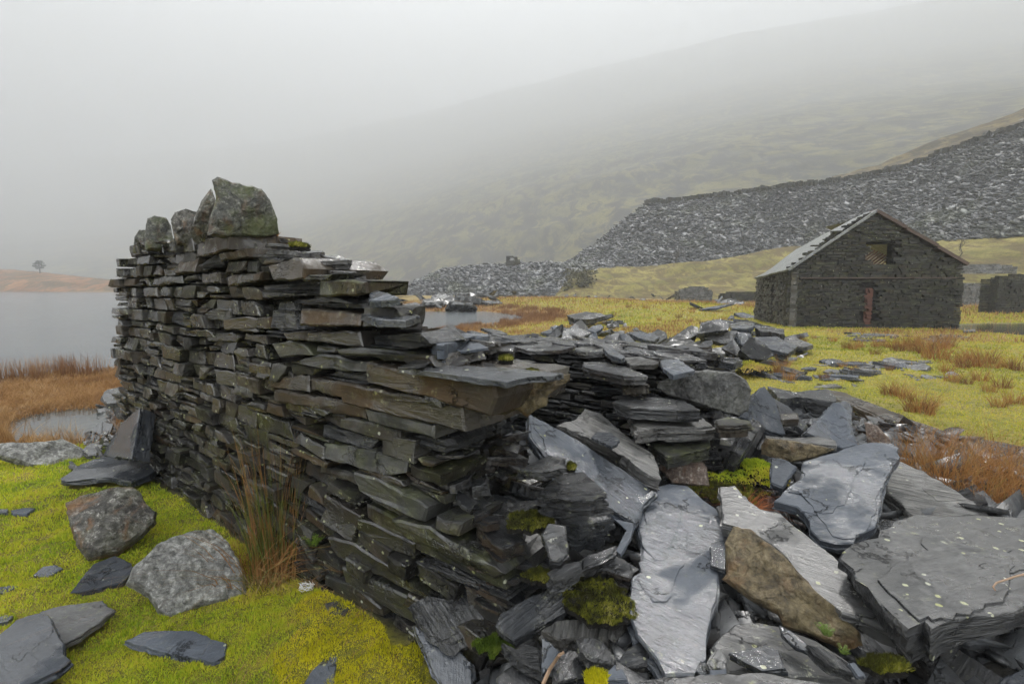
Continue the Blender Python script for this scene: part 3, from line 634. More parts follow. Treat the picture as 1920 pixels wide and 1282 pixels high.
# courses start below ground so the dip towards the near end leaves no hole
pol = courses(wprof, -.1, 1.91, None, lambda s: rng.uniform(.10, .32) if s < 2.2 else rng.uniform(.14, .42), lambda: rng.uniform(.052, .105), blocked, .022, dipf)
pol += courses(lambda z: (2.0, zp(ENDP, min(z, .95)-.05)), .95, 1.12, None, lambda s: rng.uniform(.14, .4), lambda: rng.uniform(.05, .08), blocked, .02, dipf)
areas = [abs(area2(p)) for p in pol]; order = np.argsort(areas)[::-1]; nbig = 100-len(SPEC)
rest = Buf()
for k, i in enumerate(order):
    P = pol[i]; b = Buf() if k < nbig else rest; t0 = rng.normal(0, .020); r = rng.random()
    if r < .2: layered_stone(b, P, t0, .26, 3, clip=P[:, 0].max() > 3)
    else: face_stone(b, P, t0, rng.uniform(.2, .3), rng.uniform(.003, .008), .0035, clip=P[:, 0].max() > 3)
    if k < nbig: b.build('slab', m_stri if r < .12 else (m_wallb if rng.random() < .25 else m_wall), wall_root)
tag(rest.build('small_stones', m_wall, wall_root), kind='stuff')
# hearting: packed core behind the faces, coloured near-black as shade in the gaps, stepped like the broken top, and the rear face
core = Buf(); bf = Buf()
TW = .62
for z in np.arange(-.1, 1.78, .1):
    s0, s1 = wprof(min(z+.12, 1.9)); s1 -= .16; s0 += .1; sb = min(s1-.05, smax(z+.1, TW-.14)-.1); s1 = min(s1, smax(z+.1, .12)-.05)
    if s1-s0 > .2: core.add([(s, t, q) for q in (z, z+.1) for s, t in ((s0, .12), (s1, .12), (sb, TW-.16), (s0, TW-.16))], [(3, 2, 1, 0), (4, 5, 6, 7), (0, 1, 5, 4), (1, 2, 6, 5), (2, 3, 7, 6), (3, 0, 4, 7)])
tc = T('gap_shade_rubble'); vc_ = tc.co(); nn_ = tc.noise(vc_, 14, 6, .75); tc.p(Base_Color=tc.mix(nn_, (.005, .005, .005), (.022, .020, .018)), Specular_IOR_Level=.1, Roughness=.9, Normal=tc.bump(nn_, .05, 1)); m_core = tc.m  # near-black colour stands in for the shade inside crevices
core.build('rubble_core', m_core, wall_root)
for P in courses(lambda z: (zp(STAP, z)+.02, min(zp(ENDP, z)-.1, smax(z, TW)-.06)), 0, 1.76, None, lambda s: rng.uniform(.15, .4), lambda: rng.uniform(.06, .11), [], .02):
    Q = P.copy(); t0 = len(bf.v); face_stone(bf, P, 0, .2, .006, .004)
    w_ = bf.v[-1]; w_[:, 1] = TW-w_[:, 1]
    # mirrored: flip winding of the faces just added
bf.build('rear_face', m_wall, wall_root)
# loose flat pieces bedded on the stepped top and in the broken end, inside the wall's thickness
lz = Buf()
def wflat(buf, s, t, z, L, W, h, ang, tx=0, ty=0, cnr=None):
    m = rng.integers(5, 8); a = np.sort(rng.uniform(0, 2*math.pi, m)) if cnr is None else cnr
    a = np.linspace(0, 2*math.pi, m, endpoint=False)+rng.normal(0, .25, m)
    P = np.stack([np.cos(a)*L/2, np.sin(a)*W/2], 1)*rng.uniform(.8, 1.15, (m, 1)); v, f = slab_mesh(P, h, 1.2, 2 if h < .03 else 4, .003)
    M = np.array((Matrix.Rotation(ang, 3, 'Z') @ Matrix.Rotation(tx, 3, 'X') @ Matrix.Rotation(ty, 3, 'Y')))
    buf.add(np.array(v)@M.T+np.array([s, t, z]), f)
# top surface between start and end of each step
steps = [(1.72, -.2, .1), (1.80, .2, 1.0), (1.86, .6, 2.0), (1.90, 1.3, 2.55), (1.84, 2.3, 2.95), (1.78, 2.6, 3.2), (1.72, 2.9, 3.35), (1.60, 3.1, 3.5), (1.50, 3.3, 3.75), (1.40, 3.5, 3.95)]
for z, a, b in steps:
    for k in range(int(10+26*(b-a))):
        t_ = rng.uniform(.10, TW); L_ = rng.uniform(.12, .38)
        wflat(lz, min(rng.uniform(a, b), smax(z, t_)-L_*.5-rng.uniform(0, .2)), t_, z-rng.uniform(.0, .10)+rng.uniform(0, .02), L_, rng.uniform(.10, .24), rng.uniform(.012, .05), rng.uniform(-.5, .5), rng.normal(0, .07), rng.normal(0, .07))
for k in range(330):
    z = rng.uniform(.15, 1.36); e = zp(ENDP, z); t = rng.uniform(.05, TW-.02); s = e-rng.uniform(-.02, .20)-.10*(t/TW)
    big_ = rng.random() < .3
    wflat(lz, s, t, z, rng.uniform(.14, .34) if big_ else rng.uniform(.05, .16), rng.uniform(.12, .22) if big_ else rng.uniform(.05, .12), rng.uniform(.02, .06) if big_ else rng.uniform(.01, .04), rng.uniform(-.9, .9), rng.normal(0, .16), rng.normal(.08, .16))
tag(lz.build('bedded_pieces', m_dark, wall_root), kind='stuff')
# ------------------------------------------------------------------ capstones standing on the wall
BO('tallest pointed green and rust boulder on top of the wall', 'N', [(635, 412), (650, 300), (690, 190), (665, 60), (700, 38), (775, 66), (860, 90), (980, 115), (1030, 180), (1062, 270), (1092, 402), (1000, 420), (850, 425), (740, 430)], 3.02, .36, r_green, seed=11, name='boulder', planes=11, nbias=(.25, 0, 0))
BO('narrow brown boulder leaning against the left side of the tallest wall-top boulder', 'N', [(525, 390), (575, 250), (600, 190), (660, 112), (690, 190), (655, 300), (640, 420), (575, 470), (545, 440)], 3.28, .45, r_rust, seed=12)
BO('small craggy holed boulder in the middle of the wall-top row', 'N', [(405, 310), (430, 262), (500, 240), (572, 262), (540, 350), (540, 410), (560, 470), (440, 475), (420, 400)], 3.55, .45, r_rust, seed=13, rough=1.9)
BO('rounded mossy green boulder second from the left on the wall top', 'N', [(258, 300), (300, 284), (375, 297), (408, 350), (428, 480), (330, 512), (245, 508), (238, 400)], 3.85, .42, r_green, seed=14)
BO('small yellow-green boulder at the left end of the wall top', 'N', [(165, 520), (175, 420), (205, 374), (247, 376), (255, 450), (250, 520), (200, 535)], 4.1, .45, r_green, seed=15)
# ------------------------------------------------------------------ rubble traced stone by stone
UP = (0, 0, 1)
SL('long blue-grey tapering slab lying point-up in the centre of the rubble', 'A', [(650, 322), (740, 332), (860, 430), (925, 480), (922, 560), (912, 735), (892, 745), (850, 980), (830, 1165), (780, 1235), (630, 1240), (590, 1160), (500, 1050), (460, 950), (470, 775), (515, 745), (525, 640), (500, 500), (540, 420), (600, 335)], .53, (0, -.10, 1), .06, m_slab, grain=(.6, -.55, 0))
SL('small rectangular flake on the right edge of the long central slab', 'A', [(850, 605), (918, 590), (918, 735), (850, 712)], .56, (0, -.1, 1), .02, m_slab)
SL('long smooth wet slab sliding down from the broken end of the wall', 'A', [(-20, -10), (60, 30), (210, 112), (330, 190), (430, 255), (560, 350), (520, 480), (490, 505), (310, 400), (180, 330), (120, 270), (80, 215), (-10, 100)], th=.05, mat=m_slab, tri=((990, 790, 2.62), (1190, 975, 2.10), (1211, 915, 2.40)), grain=(.7, -.6, 0))
SL('rippled ledge slab with a white quartz patch across the wall end', 'A', [(130, 275), (240, 262), (330, 340), (352, 375), (290, 396), (180, 402), (30, 372), (60, 330)], .84, (0, -.05, 1), .07, m_stri, grain=(1, .2, 0), rag=1.6)
SL('thick dark five-sided block in the gap below the rippled ledge slab', 'D', [(950, 600), (1100, 500), (1200, 500), (1300, 540), (1425, 602), (1130, 655), (1000, 625)], .70, (-.05, -.25, 1), .16, m_dark)
SL('thin leaning flake edge-on behind the five-sided block', 'D', [(1425, 605), (1600, 645), (1560, 780), (1480, 910), (1440, 880), (1540, 700)], .64, (-.4, -.5, .8), .02, m_slab)
SL('narrow upright wet tongue of slate left of the five-sided block', 'D', [(800, 740), (860, 640), (1010, 660), (1030, 900), (960, 975), (870, 970), (850, 860)], .72, (-.1, -.6, 1), .035, m_dark)
SL('long thin ledge slab below the five-sided block', 'D', [(1150, 960), (1300, 880), (1450, 830), (1420, 900), (1160, 1030)], .60, (0, -.2, 1), .06, m_dark)
SL('grooved grey slab wedged under the wet tongue of slate', 'D', [(850, 1060), (950, 990), (1140, 960), (1150, 1030), (1000, 1110), (900, 1120)], .62, (0, -.3, 1), .06, m_stri)
SL('wedge-shaped slab with a pale top below the thin ledge', 'D', [(1180, 1050), (1420, 905), (1520, 950), (1640, 1030), (1560, 1110), (1300, 1020)], .54, (.05, -.1, 1), .10, m_dark)
SL('small dark slab tucked behind the thick wall-end block', 'D', [(600, 180), (700, 130), (860, 60), (1010, 80), (980, 130), (1010, 160), (800, 200)], .92, (0, -.05, 1), .04, m_dark)
SL('dark tilted slab with a lichened left end at the foot of the wall', 'G', [(1372, 870), (1400, 800), (1560, 700), (1820, 590), (1862, 742), (1640, 870), (1480, 962), (1400, 905)], .46, (-.12, -.45, 1), .05, m_dark, rag=.6)
SL('bent dark slab end with grained edge at the bottom of the wall', 'G', [(900, 760), (1000, 720), (1320, 745), (1310, 900), (1100, 985), (960, 930)], .30, (.15, -.75, 1), .10, m_stri, rag=1.5)
SL('blue-grey slab leaning on the wall foot at the bottom edge', 'G', [(880, 865), (1000, 960), (1130, 985), (1230, 1090), (1235, 1300), (1080, 1300), (960, 1050)], .20, (.2, -.6, 1), .05, m_slab)
SL('small scaly lump in the moss at the wall foot', 'G', [(350, 735), (420, 720), (500, 760), (470, 812), (370, 795)], .07, UP, .04, m_stri)
SL('dark pointed slab half sunk in the moss at the bottom', 'G', [(180, 1290), (260, 1150), (440, 960), (420, 1120), (390, 1290)], .05, (0, -.1, 1), .05, m_slab)
SL('pale blue pointed shard standing beside the brown twig', 'I', [(445, 555), (560, 650), (520, 740), (440, 832)], .46, (-.5, -.6, .8), .02, m_slab)
SL('dark blocky slab right of the pale blue shard', 'I', [(560, 760), (620, 655), (760, 640), (780, 700), (960, 745), (880, 790), (560, 880)], .44, (.1, -.3, 1), .12, m_dark)
SL('rough scarred slab above the dark blocky slab', 'I', [(690, 560), (780, 540), (870, 575), (985, 700), (960, 745), (790, 705), (720, 640)], .50, (.1, -.3, 1), .05, m_stri)
SL('dark slab with a curved lower edge beside the long central slab', 'I', [(990, 720), (1060, 640), (1180, 560), (1270, 700), (1240, 740), (1060, 778)], .46, (.1, -.2, 1), .05, m_dark)
SL('light pointed chip at the bottom below the dark curved slab', 'I', [(905, 812), (970, 745), (1020, 760), (1062, 850), (900, 860)], .48, UP, .03, m_slab)
SL('greenish broad slab in the lower left corner of the rubble', 'I', [(115, 840), (240, 740), (330, 760), (450, 891), (430, 960), (150, 960)], .34, (.1, -.3, 1), .06, m_dark)
SL('scarred slab sloping left of the pale blue shard', 'I', [(160, 590), (260, 640), (330, 590), (430, 640), (440, 800), (300, 730)], .40, (.2, -.3, 1), .05, m_stri)
SL('brown crusted slab under the dark cushion of moss', 'I', [(440, 500), (560, 430), (720, 420), (900, 470), (1060, 400), (1060, 480), (960, 590), (700, 560), (560, 570)], .44, (.05, -.3, 1), .06, m_striS)
SL('grey kerb-like slab along the bottom edge of the photo', 'H', [(-320, 850), (0, 822), (420, 802), (540, 830), (760, 868), (900, 920), (900, 1050), (-330, 1050)], .64, UP, .07, m_pale)
SL('brownish broad slab under the small bottom flakes', 'H', [(110, 650), (240, 522), (330, 512), (500, 535), (720, 620), (980, 790), (1000, 850), (420, 810), (200, 800)], .53, UP, .05, m_pale, grain=(.8, -.4, 0))
SL('light broken flake resting on the brownish broad slab', 'H', [(210, 690), (420, 645), (490, 670), (540, 780), (400, 792), (300, 742)], .575, UP, .022, m_slab)
SL('leftmost small pale chip at the foot of the long central slab', 'H', [(15, 795), (40, 735), (115, 765), (90, 820)], .56, (.1, -.2, 1), .02, m_slab)
SL('upright pale chip between the long central slab and the light broken flake', 'H', [(90, 745), (150, 660), (200, 730), (190, 785), (110, 780)], .58, (.2, -.3, 1), .02, m_pale)
SL('lowest pale chip against the kerb-like slab', 'H', [(95, 790), (190, 782), (195, 825), (100, 822)], .59, UP, .02, m_slab)
SL('thin dark leaf-shaped flake below the golden boulder', 'H', [(498, 530), (560, 560), (660, 640), (668, 686), (600, 660), (520, 590)], .585, (0, -.15, 1), .012, m_slab)
SL('layered splinter pile right of the leaf-shaped flake', 'H', [(660, 640), (760, 665), (900, 745), (935, 812), (800, 765), (700, 700)], .60, (0, -.2, 1), .03, m_stri)
SL('slim grey flake right of the layered splinter', 'H', [(905, 750), (940, 748), (1000, 820), (960, 830)], .60, (.1, -.3, 1), .015, m_slab)
BO('big golden-brown wet boulder right of the long central slab', 'H', [(190, 232), (180, 60), (230, -40), (330, -30), (400, 30), (520, 120), (600, 210), (700, 322), (820, 420), (900, 520), (975, 580), (985, 650), (880, 680), (640, 575), (520, 550), (490, 470), (370, 410), (160, 265)], 1.60, .20, r_gold, seed=21, back=.7, planes=12, rough=1.3, nbias=(0, 0, .2))
SL('long light grey slab running down behind the golden boulder', 'B', [(-130, 335), (-60, 330), (-20, 385), (60, 440), (160, 462), (260, 545), (350, 618), (450, 700), (520, 780), (640, 890), (757, 1022), (740, 1042), (600, 985), (460, 942), (330, 850), (210, 700), (80, 590), (-40, 530), (-120, 510)], .63, (-.06, -.10, 1), .06, m_pale, grain=(.7, -.6, 0))
SL('large pentagonal blue-grey slab propped up at the centre right', 'B', [(130, 405), (255, 300), (270, 215), (400, 178), (500, 145), (600, 124), (690, 128), (728, 150), (735, 195), (692, 262), (660, 335), (635, 450), (615, 532), (525, 580), (515, 605), (430, 612), (350, 590), (300, 500), (240, 432), (180, 418)], th=.045, mat=m_slab, tri=((1600, 1010, 2.05), (1660, 832, 2.80), (1455, 940, 2.35)), grain=(1, .1, 0))
SL('dark wood-grained slab behind the pentagonal slab', 'B', [(735, 215), (850, 262), (900, 300), (1000, 352), (1160, 466), (1000, 480), (800, 480), (665, 352), (690, 282)], .50, (.0, -.2, 1), .12, m_striS, grain=(.9, -.4, 0), rag=1.4)
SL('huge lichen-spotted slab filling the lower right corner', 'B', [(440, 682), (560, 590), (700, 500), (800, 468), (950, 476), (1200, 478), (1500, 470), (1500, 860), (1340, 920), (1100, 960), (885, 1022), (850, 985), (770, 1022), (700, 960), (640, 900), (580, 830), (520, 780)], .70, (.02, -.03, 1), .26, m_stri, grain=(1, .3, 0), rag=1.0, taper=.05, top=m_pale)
SL('dark moss-edged slab in the shadow under the huge lower right slab', 'B', [(690, 1010), (850, 1040), (1000, 1100), (1200, 1230), (1340, 1330), (950, 1330)], .42, (.1, -.1, 1), .05, m_dark)
SL('grey flat slab just showing in the bottom right corner', 'B', [(1200, 1290), (1215, 1250), (1340, 1195), (1400, 1330), (1180, 1330)], .52, (0, -.1, 1), .05, m_slab)
SL('pale upright pointed slab beside the dark ridged boulder', 'C', [(1500, 545), (1560, 440), (1590, 385), (1665, 320), (1740, 425), (1772, 530), (1820, 668), (1765, 662), (1640, 612), (1540, 562)], th=.05, mat=m_slab, tri=((1400, 785, 3.35), (1433, 725, 3.75), (1470, 810, 3.45)))
BO('dark ridged boulder perched at the near end of the low inner wall', 'C', [(888, 335), (905, 290), (1010, 250), (1100, 215), (1260, 200), (1450, 225), (1535, 280), (1572, 350), (1545, 500), (1480, 537), (1380, 510), (1230, 475), (1100, 435), (960, 385)], 3.1, .30, r_dark, seed=31, planes=12)
BO('pinkish lichened boulder in the hollow below the low inner wall', 'C', [(900, 915), (935, 855), (1060, 830), (1200, 850), (1250, 900), (1268, 1042), (1130, 1040), (1000, 1025), (970, 990)], 2.72, .42, r_pink, seed=32, rough=.7, planes=7)
SL('long layered block slanting between the smooth wet slab and the inner wall', 'C', [(165, 605), (300, 560), (370, 480), (480, 512), (620, 630), (760, 740), (850, 800), (925, 985), (830, 960), (620, 790), (400, 690), (235, 618)], th=.09, mat=m_striS, tri=((1045, 800, 2.75), (1235, 895, 2.40), (1105, 765, 3.05)), grain=(.7, -.6, 0), rag=1.5)
SL('small shiny flake lying on the slanting layered block', 'C', [(415, 690), (450, 650), (560, 655), (620, 705), (600, 740), (560, 755)], th=.015, mat=m_slab, tri=((1108, 820, 2.58), (1160, 825, 2.45), (1130, 810, 2.70)))
SL('light little slab at the tip of the smooth wet slab', 'C', [(615, 1070), (700, 1060), (790, 1120), (860, 1070), (880, 1090), (780, 1180), (720, 1205)], .63, (-.2, -.3, 1), .03, m_slab)
SL('pale corner slab between the golden boulder and the red grass', 'A', [(880, 430), (950, 400), (1010, 378), (1045, 420), (1040, 465), (960, 470), (930, 520)], .62, (0, -.1, 1), .03, m_pale)
SL('small light slab standing beside the yellow moss', 'A', [(1140, 198), (1200, 205), (1262, 240), (1230, 290), (1195, 342), (1138, 318)], .66, (-.2, -.5, 1), .05, m_slab)
SL('silvery split plank lying behind the pentagonal slab', 'L', [(180, 822), (330, 838), (480, 825), (600, 850), (606, 882), (480, 870), (330, 860), (190, 850)], .62, (0, -.1, 1), .04, m_striS, grain=(1, 0, 0))
BO('brown weathered rock under the silvery split plank', 'L', [(150, 885), (180, 838), (330, 850), (480, 880), (600, 905), (480, 955), (330, 985), (150, 935)], 2.95, .3, r_gold, seed=33)
SL('dark log-like splinter leaning beside the yellow moss', 'C', [(1440, 942), (1500, 820), (1560, 720), (1655, 603), (1690, 622), (1660, 700), (1590, 820), (1520, 905)], th=.07, mat=m_stri, tri=((1385, 870, 2.8), (1435, 800, 3.2), (1395, 850, 2.75)), grain=(.4, .5, .8))
# low inner wall (same direction as the big wall)
c2 = onz(1290, 872, .42)[:2]
w2 = empty('low_inner_wall', (c2[0], c2[1], .3), math.atan2(WU[1], WU[0])); tag(w2, 'low collapsed dry stone wall of thin dark courses behind the broken end', 'stone wall')
b2 = courses(lambda z: (-2.2, .02-.25*max(0, z-.55)), -.05, .84, None, lambda s: rng.uniform(.09, .3), lambda: rng.uniform(.03, .065), [], .02)
ar = [abs(area2(p)) for p in b2]; od = np.argsort(ar)[::-1]; R2 = Buf()
for k, i in enumerate(od):
    b = Buf() if k < 60 else R2
    (layered_stone if rng.random() < .3 else face_stone)(b, b2[i], rng.normal(0, .012), .3)
    if k < 60: b.build('slab', m_dark if rng.random() < .6 else m_wallg, w2)
tag(R2.build('small_stones', m_dark, w2), kind='stuff')
R3 = Buf(); R3.box((-1.15, .34, .38), (1.0, .2, .4)); R3.build('rubble_core', m_core, w2)
R4 = Buf()
for k in range(150): wflat(R4, rng.uniform(-2.2, -.05), rng.uniform(.0, .6), .80+rng.uniform(0, .06), rng.uniform(.15, .5), rng.uniform(.1, .3), rng.uniform(.015, .05), rng.uniform(-.5, .5), rng.normal(0, .05), rng.normal(0, .05))
for k in range(90): z = rng.uniform(0, .8); wflat(R4, .0+rng.uniform(-.12, .10), rng.uniform(.0, .55), z, rng.uniform(.12, .35), rng.uniform(.1, .25), rng.uniform(.02, .06), rng.uniform(-.9, .9), rng.normal(0, .1), rng.normal(0, .1))
tag(R4.build('bedded_pieces', m_dark, w2), kind='stuff')
SL('long angular slab on top of the low inner wall', 'C', [(355, 148), (480, 145), (600, 165), (700, 195), (825, 246), (650, 246), (510, 215), (365, 182)], 1.10, UP, .055, m_dark)
SL('flat grained slab projecting below the dark ridged boulder', 'C', [(570, 430), (700, 395), (900, 400), (1100, 430), (1202, 488), (1050, 490), (890, 482), (700, 470)], .95, UP, .07, m_stri, grain=(1, -.3, 0))
SL('layered silver-edged slab second down below the dark ridged boulder', 'C', [(700, 520), (880, 500), (1150, 510), (1290, 605), (1100, 620), (900, 615), (745, 640)], .85, UP, .08, m_striS, rag=1.5)
SL('lowest projecting slab in the stack below the dark ridged boulder', 'C', [(830, 722), (1000, 700), (1270, 700), (1275, 755), (1150, 790), (960, 830)], .74, UP, .07, m_wallg)
SL('short thick slab under the right side of the dark ridged boulder', 'C', [(1310, 560), (1400, 540), (1560, 570), (1568, 590), (1450, 600), (1330, 600)], .90, UP, .07, m_wallg)
SL('rusty orange stone in the low inner wall', 'C', [(640, 332), (790, 326), (792, 375), (642, 390)], 1.0, (-WV[0], -WV[1], .0), .15, m_wallb)
for lab, pts, z, mt in [
    ('flat dark slab capping the far end of the low inner wall', [(190, 345), (430, 346), (572, 352), (480, 372), (300, 376)], 1.19, m_dark),
    ('thin grey slab jutting right from the low inner wall top', [(860, 415), (960, 410), (1075, 440), (1040, 462), (900, 460)], 1.12, m_striS),
    ('tilted light slab at the near end of the low inner wall top', [(1080, 432), (1190, 425), (1290, 490), (1160, 522), (1100, 480)], 1.12, m_slab),
    ('narrow sloping slab on the middle of the low inner wall', [(740, 360), (790, 355), (870, 410), (850, 425), (770, 395)], 1.17, m_slab)]:
    SL(lab, 'K', pts, z, (0, -.08, 1), .03, mt)
eb = BO('crusty golden-black broken end of the brown capping slab', 'E', [(1140, 612), (1250, 590), (1400, 565), (1560, 545), (1650, 540), (1640, 590), (1560, 640), (1490, 700), (1480, 770), (1400, 800), (1340, 855), (1260, 800), (1190, 835), (1115, 832), (1150, 720)], 1.93, .22, r_gold, seed=71, back=.5, rough=1.8, planes=12, name='broken_end')
del eb['category']; del eb['kind']; bpy.context.view_layer.update(); eb.parent = wall_root; eb.matrix_parent_inverse = wall_root.matrix_world.inverted()
m_wettop = slate('standing_wet_slate', (.045, .05, .058), (.16, .165, .17), rough=(.04, .30), lich=.1, stri=.3, speck=.6, terr=.5, lcol=(.55, .55, .55))
wt_ = SL('glossy wet top layer with a white quartz streak', 'E', [(415, 496), (640, 484), (900, 480), (1250, 502), (1600, 536), (1500, 556), (1350, 560), (1190, 600), (1000, 573), (700, 528)], 1.288, (0, 0, 1), .022, m_wettop, name='wet_top_layer')
del wt_['category']; del wt_['kind']; bpy.context.view_layer.update(); wt_.parent = wall_root; wt_.matrix_parent_inverse = wall_root.matrix_world.inverted()
# slabs stepping back on the big wall
SL('smooth flat slab lying at the back of the wall where it steps down', 'E', [(575, 250), (700, 241), (850, 243), (1060, 252), (1068, 262), (980, 272), (860, 292), (740, 330), (690, 330)], 1.375, UP, .075, m_slab)
SL('crumpled light flake in front of the smooth flat slab', 'E', [(830, 335), (880, 325), (960, 300), (1060, 352), (960, 365), (900, 380), (830, 372)], 1.345, (0, -.15, 1), .012, m_slab)
SL('thin wet flake on the inner edge of the brown capping slab', 'E', [(410, 494), (560, 425), (670, 412), (680, 440), (600, 470), (480, 495)], 1.31, (0, 0, 1), .012, m_dark)
SL('shiny flat slab sticking out of the upper wall step', 'M', [(515, 490), (600, 480), (740, 480), (838, 502), (760, 525), (600, 520)], th=.03, mat=m_slab, tri=((677, 590, 2.2), (788, 600, 2.0), (720, 578, 2.6)))
SL('pointed pale slab sticking out furthest on the upper wall step', 'M', [(560, 385), (590, 358), (660, 378), (720, 400), (660, 415), (560, 418)], th=.03, mat=m_slab, tri=((700, 560, 2.25), (745, 556, 2.1), (715, 540, 2.6)))
# ------------------------------------------------------------------ right-hand edge: long fallen slabs in front of the meadow
SL('dark angular block at the start of the long fallen edge', 'L', [(190, 525), (350, 560), (420, 552), (540, 542), (610, 590), (600, 622), (420, 590), (265, 602)], .62, (0, -.1, 1), .30, m_dark)
SL('long brown lichened beam of slate falling towards the right', 'L', [(540, 542), (640, 560), (800, 620), (900, 660), (1000, 705), (1240, 790), (1180, 815), (960, 748), (830, 705), (700, 640), (600, 600)], .42, (0, -.05, 1), .22, m_wallb, grain=(1, -.3, 0))
SL('long dark slab continuing the fallen edge to the right border', 'L', [(1150, 815), (1300, 812), (1500, 845), (1731, 890), (1900, 920), (1900, 960), (1731, 938), (1400, 868), (1180, 835)], .28, (0, -.05, 1), .22, m_dark, grain=(1, -.3, 0))
SL('grey triangular block standing in front of the dark angular block', 'L', [(420, 802), (510, 710), (600, 622), (662, 612), (700, 650), (700, 760), (735, 882), (640, 897)], th=.14, mat=m_slab, tri=((1520, 815, 3.25), (1575, 755, 3.75), (1600, 838, 3.35)))
BO('orange and grey lichened rock right of the grey triangular block', 'L', [(770, 740), (850, 762), (930, 850), (940, 900), (790, 885)], 3.45, .4, r_pink, seed=35)
SL('small pink-edged slab behind the pale upright slab', 'L', [(262, 692), (370, 684), (376, 715), (275, 724)], .66, UP, .06, m_wallb)
SL('thin slab fallen behind the pale upright slab', 'L', [(215, 590), (320, 650), (430, 760), (400, 790), (270, 690)], .58, (.2, -.3, 1), .04, m_dark)
SL('half-buried plank slab in the meadow behind the ridged boulder', 'L', [(20, 408), (100, 410), (200, 450), (270, 475), (270, 490), (150, 460), (80, 440)], .06, (0, -.1, 1), .05, m_slab)
SL('wet grey slab under the tall reeds at the right border', 'L', [(1500, 1000), (1731, 1040), (1800, 1180), (1600, 1130), (1480, 1080)], .34, UP, .05, m_dark)
# ------------------------------------------------------------------ mossy side, left of the wall
BO('rust-orange topped boulder on the moss at the left', 'J', [(245, 602), (300, 577), (430, 550), (500, 552), (530, 572), (548, 610), (590, 640), (588, 680), (520, 745), (440, 802), (330, 822), (290, 772), (262, 690)], 2.98, .42, r_rust, seed=41, rough=1.1, planes=10, nbias=(0, 0, .35))
BO('large pale grey lichened boulder beside the reed clump', 'J', [(468, 912), (490, 862), (600, 762), (700, 722), (800, 703), (860, 762), (920, 870), (930, 962), (880, 992), (760, 1002), (640, 1052), (590, 1022), (555, 960)], 2.52, .42, r_grey, seed=42, rough=1.1, planes=10, nbias=(0, 0, .4))
BO('long low mossy boulder at the left border', 'J', [(-60, 400), (0, 385), (180, 380), (240, 368), (310, 400), (322, 432), (240, 492), (120, 482), (0, 440), (-60, 430)], 4.55, .35, r_grey, seed=43, nbias=(0, 0, .4))
for lab, pts, z, n, th, mt in [
    ('wet dark slab lying below the rust-orange boulder', [(268, 935), (300, 890), (350, 832), (430, 800), (470, 820), (506, 850), (460, 898), (300, 938)], .05, (.0, -.12, 1), .03, m_slab),
    ('big blue-grey slab in the bottom left corner', [(-60, 1130), (0, 1090), (60, 1040), (150, 1012), (180, 1020), (215, 1080), (245, 1130), (240, 1170), (265, 1190), (230, 1222), (60, 1300), (-60, 1320)], .10, (.03, -.05, 1), .05, m_slab),
    ('lighter slab tucked under the big bottom left slab', [(150, 1010), (220, 990), (385, 968), (400, 990), (430, 1002), (370, 1052), (300, 1100), (240, 1130), (200, 1110)], .06, (0, -.03, 1), .03, m_pale),
    ('pointed slab lying in the moss in front of the pale boulder', [(466, 1118), (540, 1085), (640, 1080), (720, 1080), (850, 1130), (842, 1172), (800, 1196), (660, 1170), (500, 1132)], .04, (0, -.06, 1), .03, m_slab),
    ('broad light slab in front of the leaning slab', [(225, 512), (300, 460), (350, 440), (400, 428), (500, 440), (600, 470), (560, 500), (490, 526), (400, 505), (250, 520)], .12, (0, -.08, 1), .05, m_slab),
    ('small sunk slab near the left border', [(40, 632), (90, 622), (132, 622), (100, 645), (50, 645)], .03, UP, .02, m_slab),
    ('tiny sunk slab touching the left border', [(-20, 640), (0, 625), (30, 627), (25, 640)], .03, UP, .02, m_slab),
    ('small flat slab between the left boulder and the corner slab', [(125, 872), (160, 842), (210, 835), (235, 848), (180, 880)], .03, UP, .02, m_slab),
    ('grey sliver at the left border above the corner slab', [(-20, 920), (40, 912), (70, 915), (30, 938), (-20, 945)], .03, UP, .02, m_slab),
    ('second grey sliver at the left border nearest the corner slab', [(-20, 1035), (20, 1022), (50, 1025), (30, 1045), (-20, 1055)], .03, UP, .02, m_slab)]:
    SL(lab, 'J', pts, z, n, th, mt)
SL('upright slab leaning against the far end of the big wall', 'J', [(385, 428), (415, 370), (455, 305), (522, 248), (512, 330), (490, 440), (470, 438)], th=.13, mat=m_slab, n=(-.62, -.62, .45), z=.42, grain=(0, .3, 1))
for k, (lab, pts, z) in enumerate([('topmost white slab on the little quartz heap behind the wall', [(378, 205), (400, 180), (450, 170), (460, 225), (400, 232)], .42),
    ('second white slab on the little quartz heap behind the wall', [(420, 240), (460, 235), (470, 270), (440, 275)], .25),
    ('pale slab at the left foot of the little quartz heap', [(305, 405), (340, 378), (385, 385), (360, 420), (330, 425)], .08)]):
    SL(lab, 'J', pts, z, (0, -.1, 1), .05, m_pale)
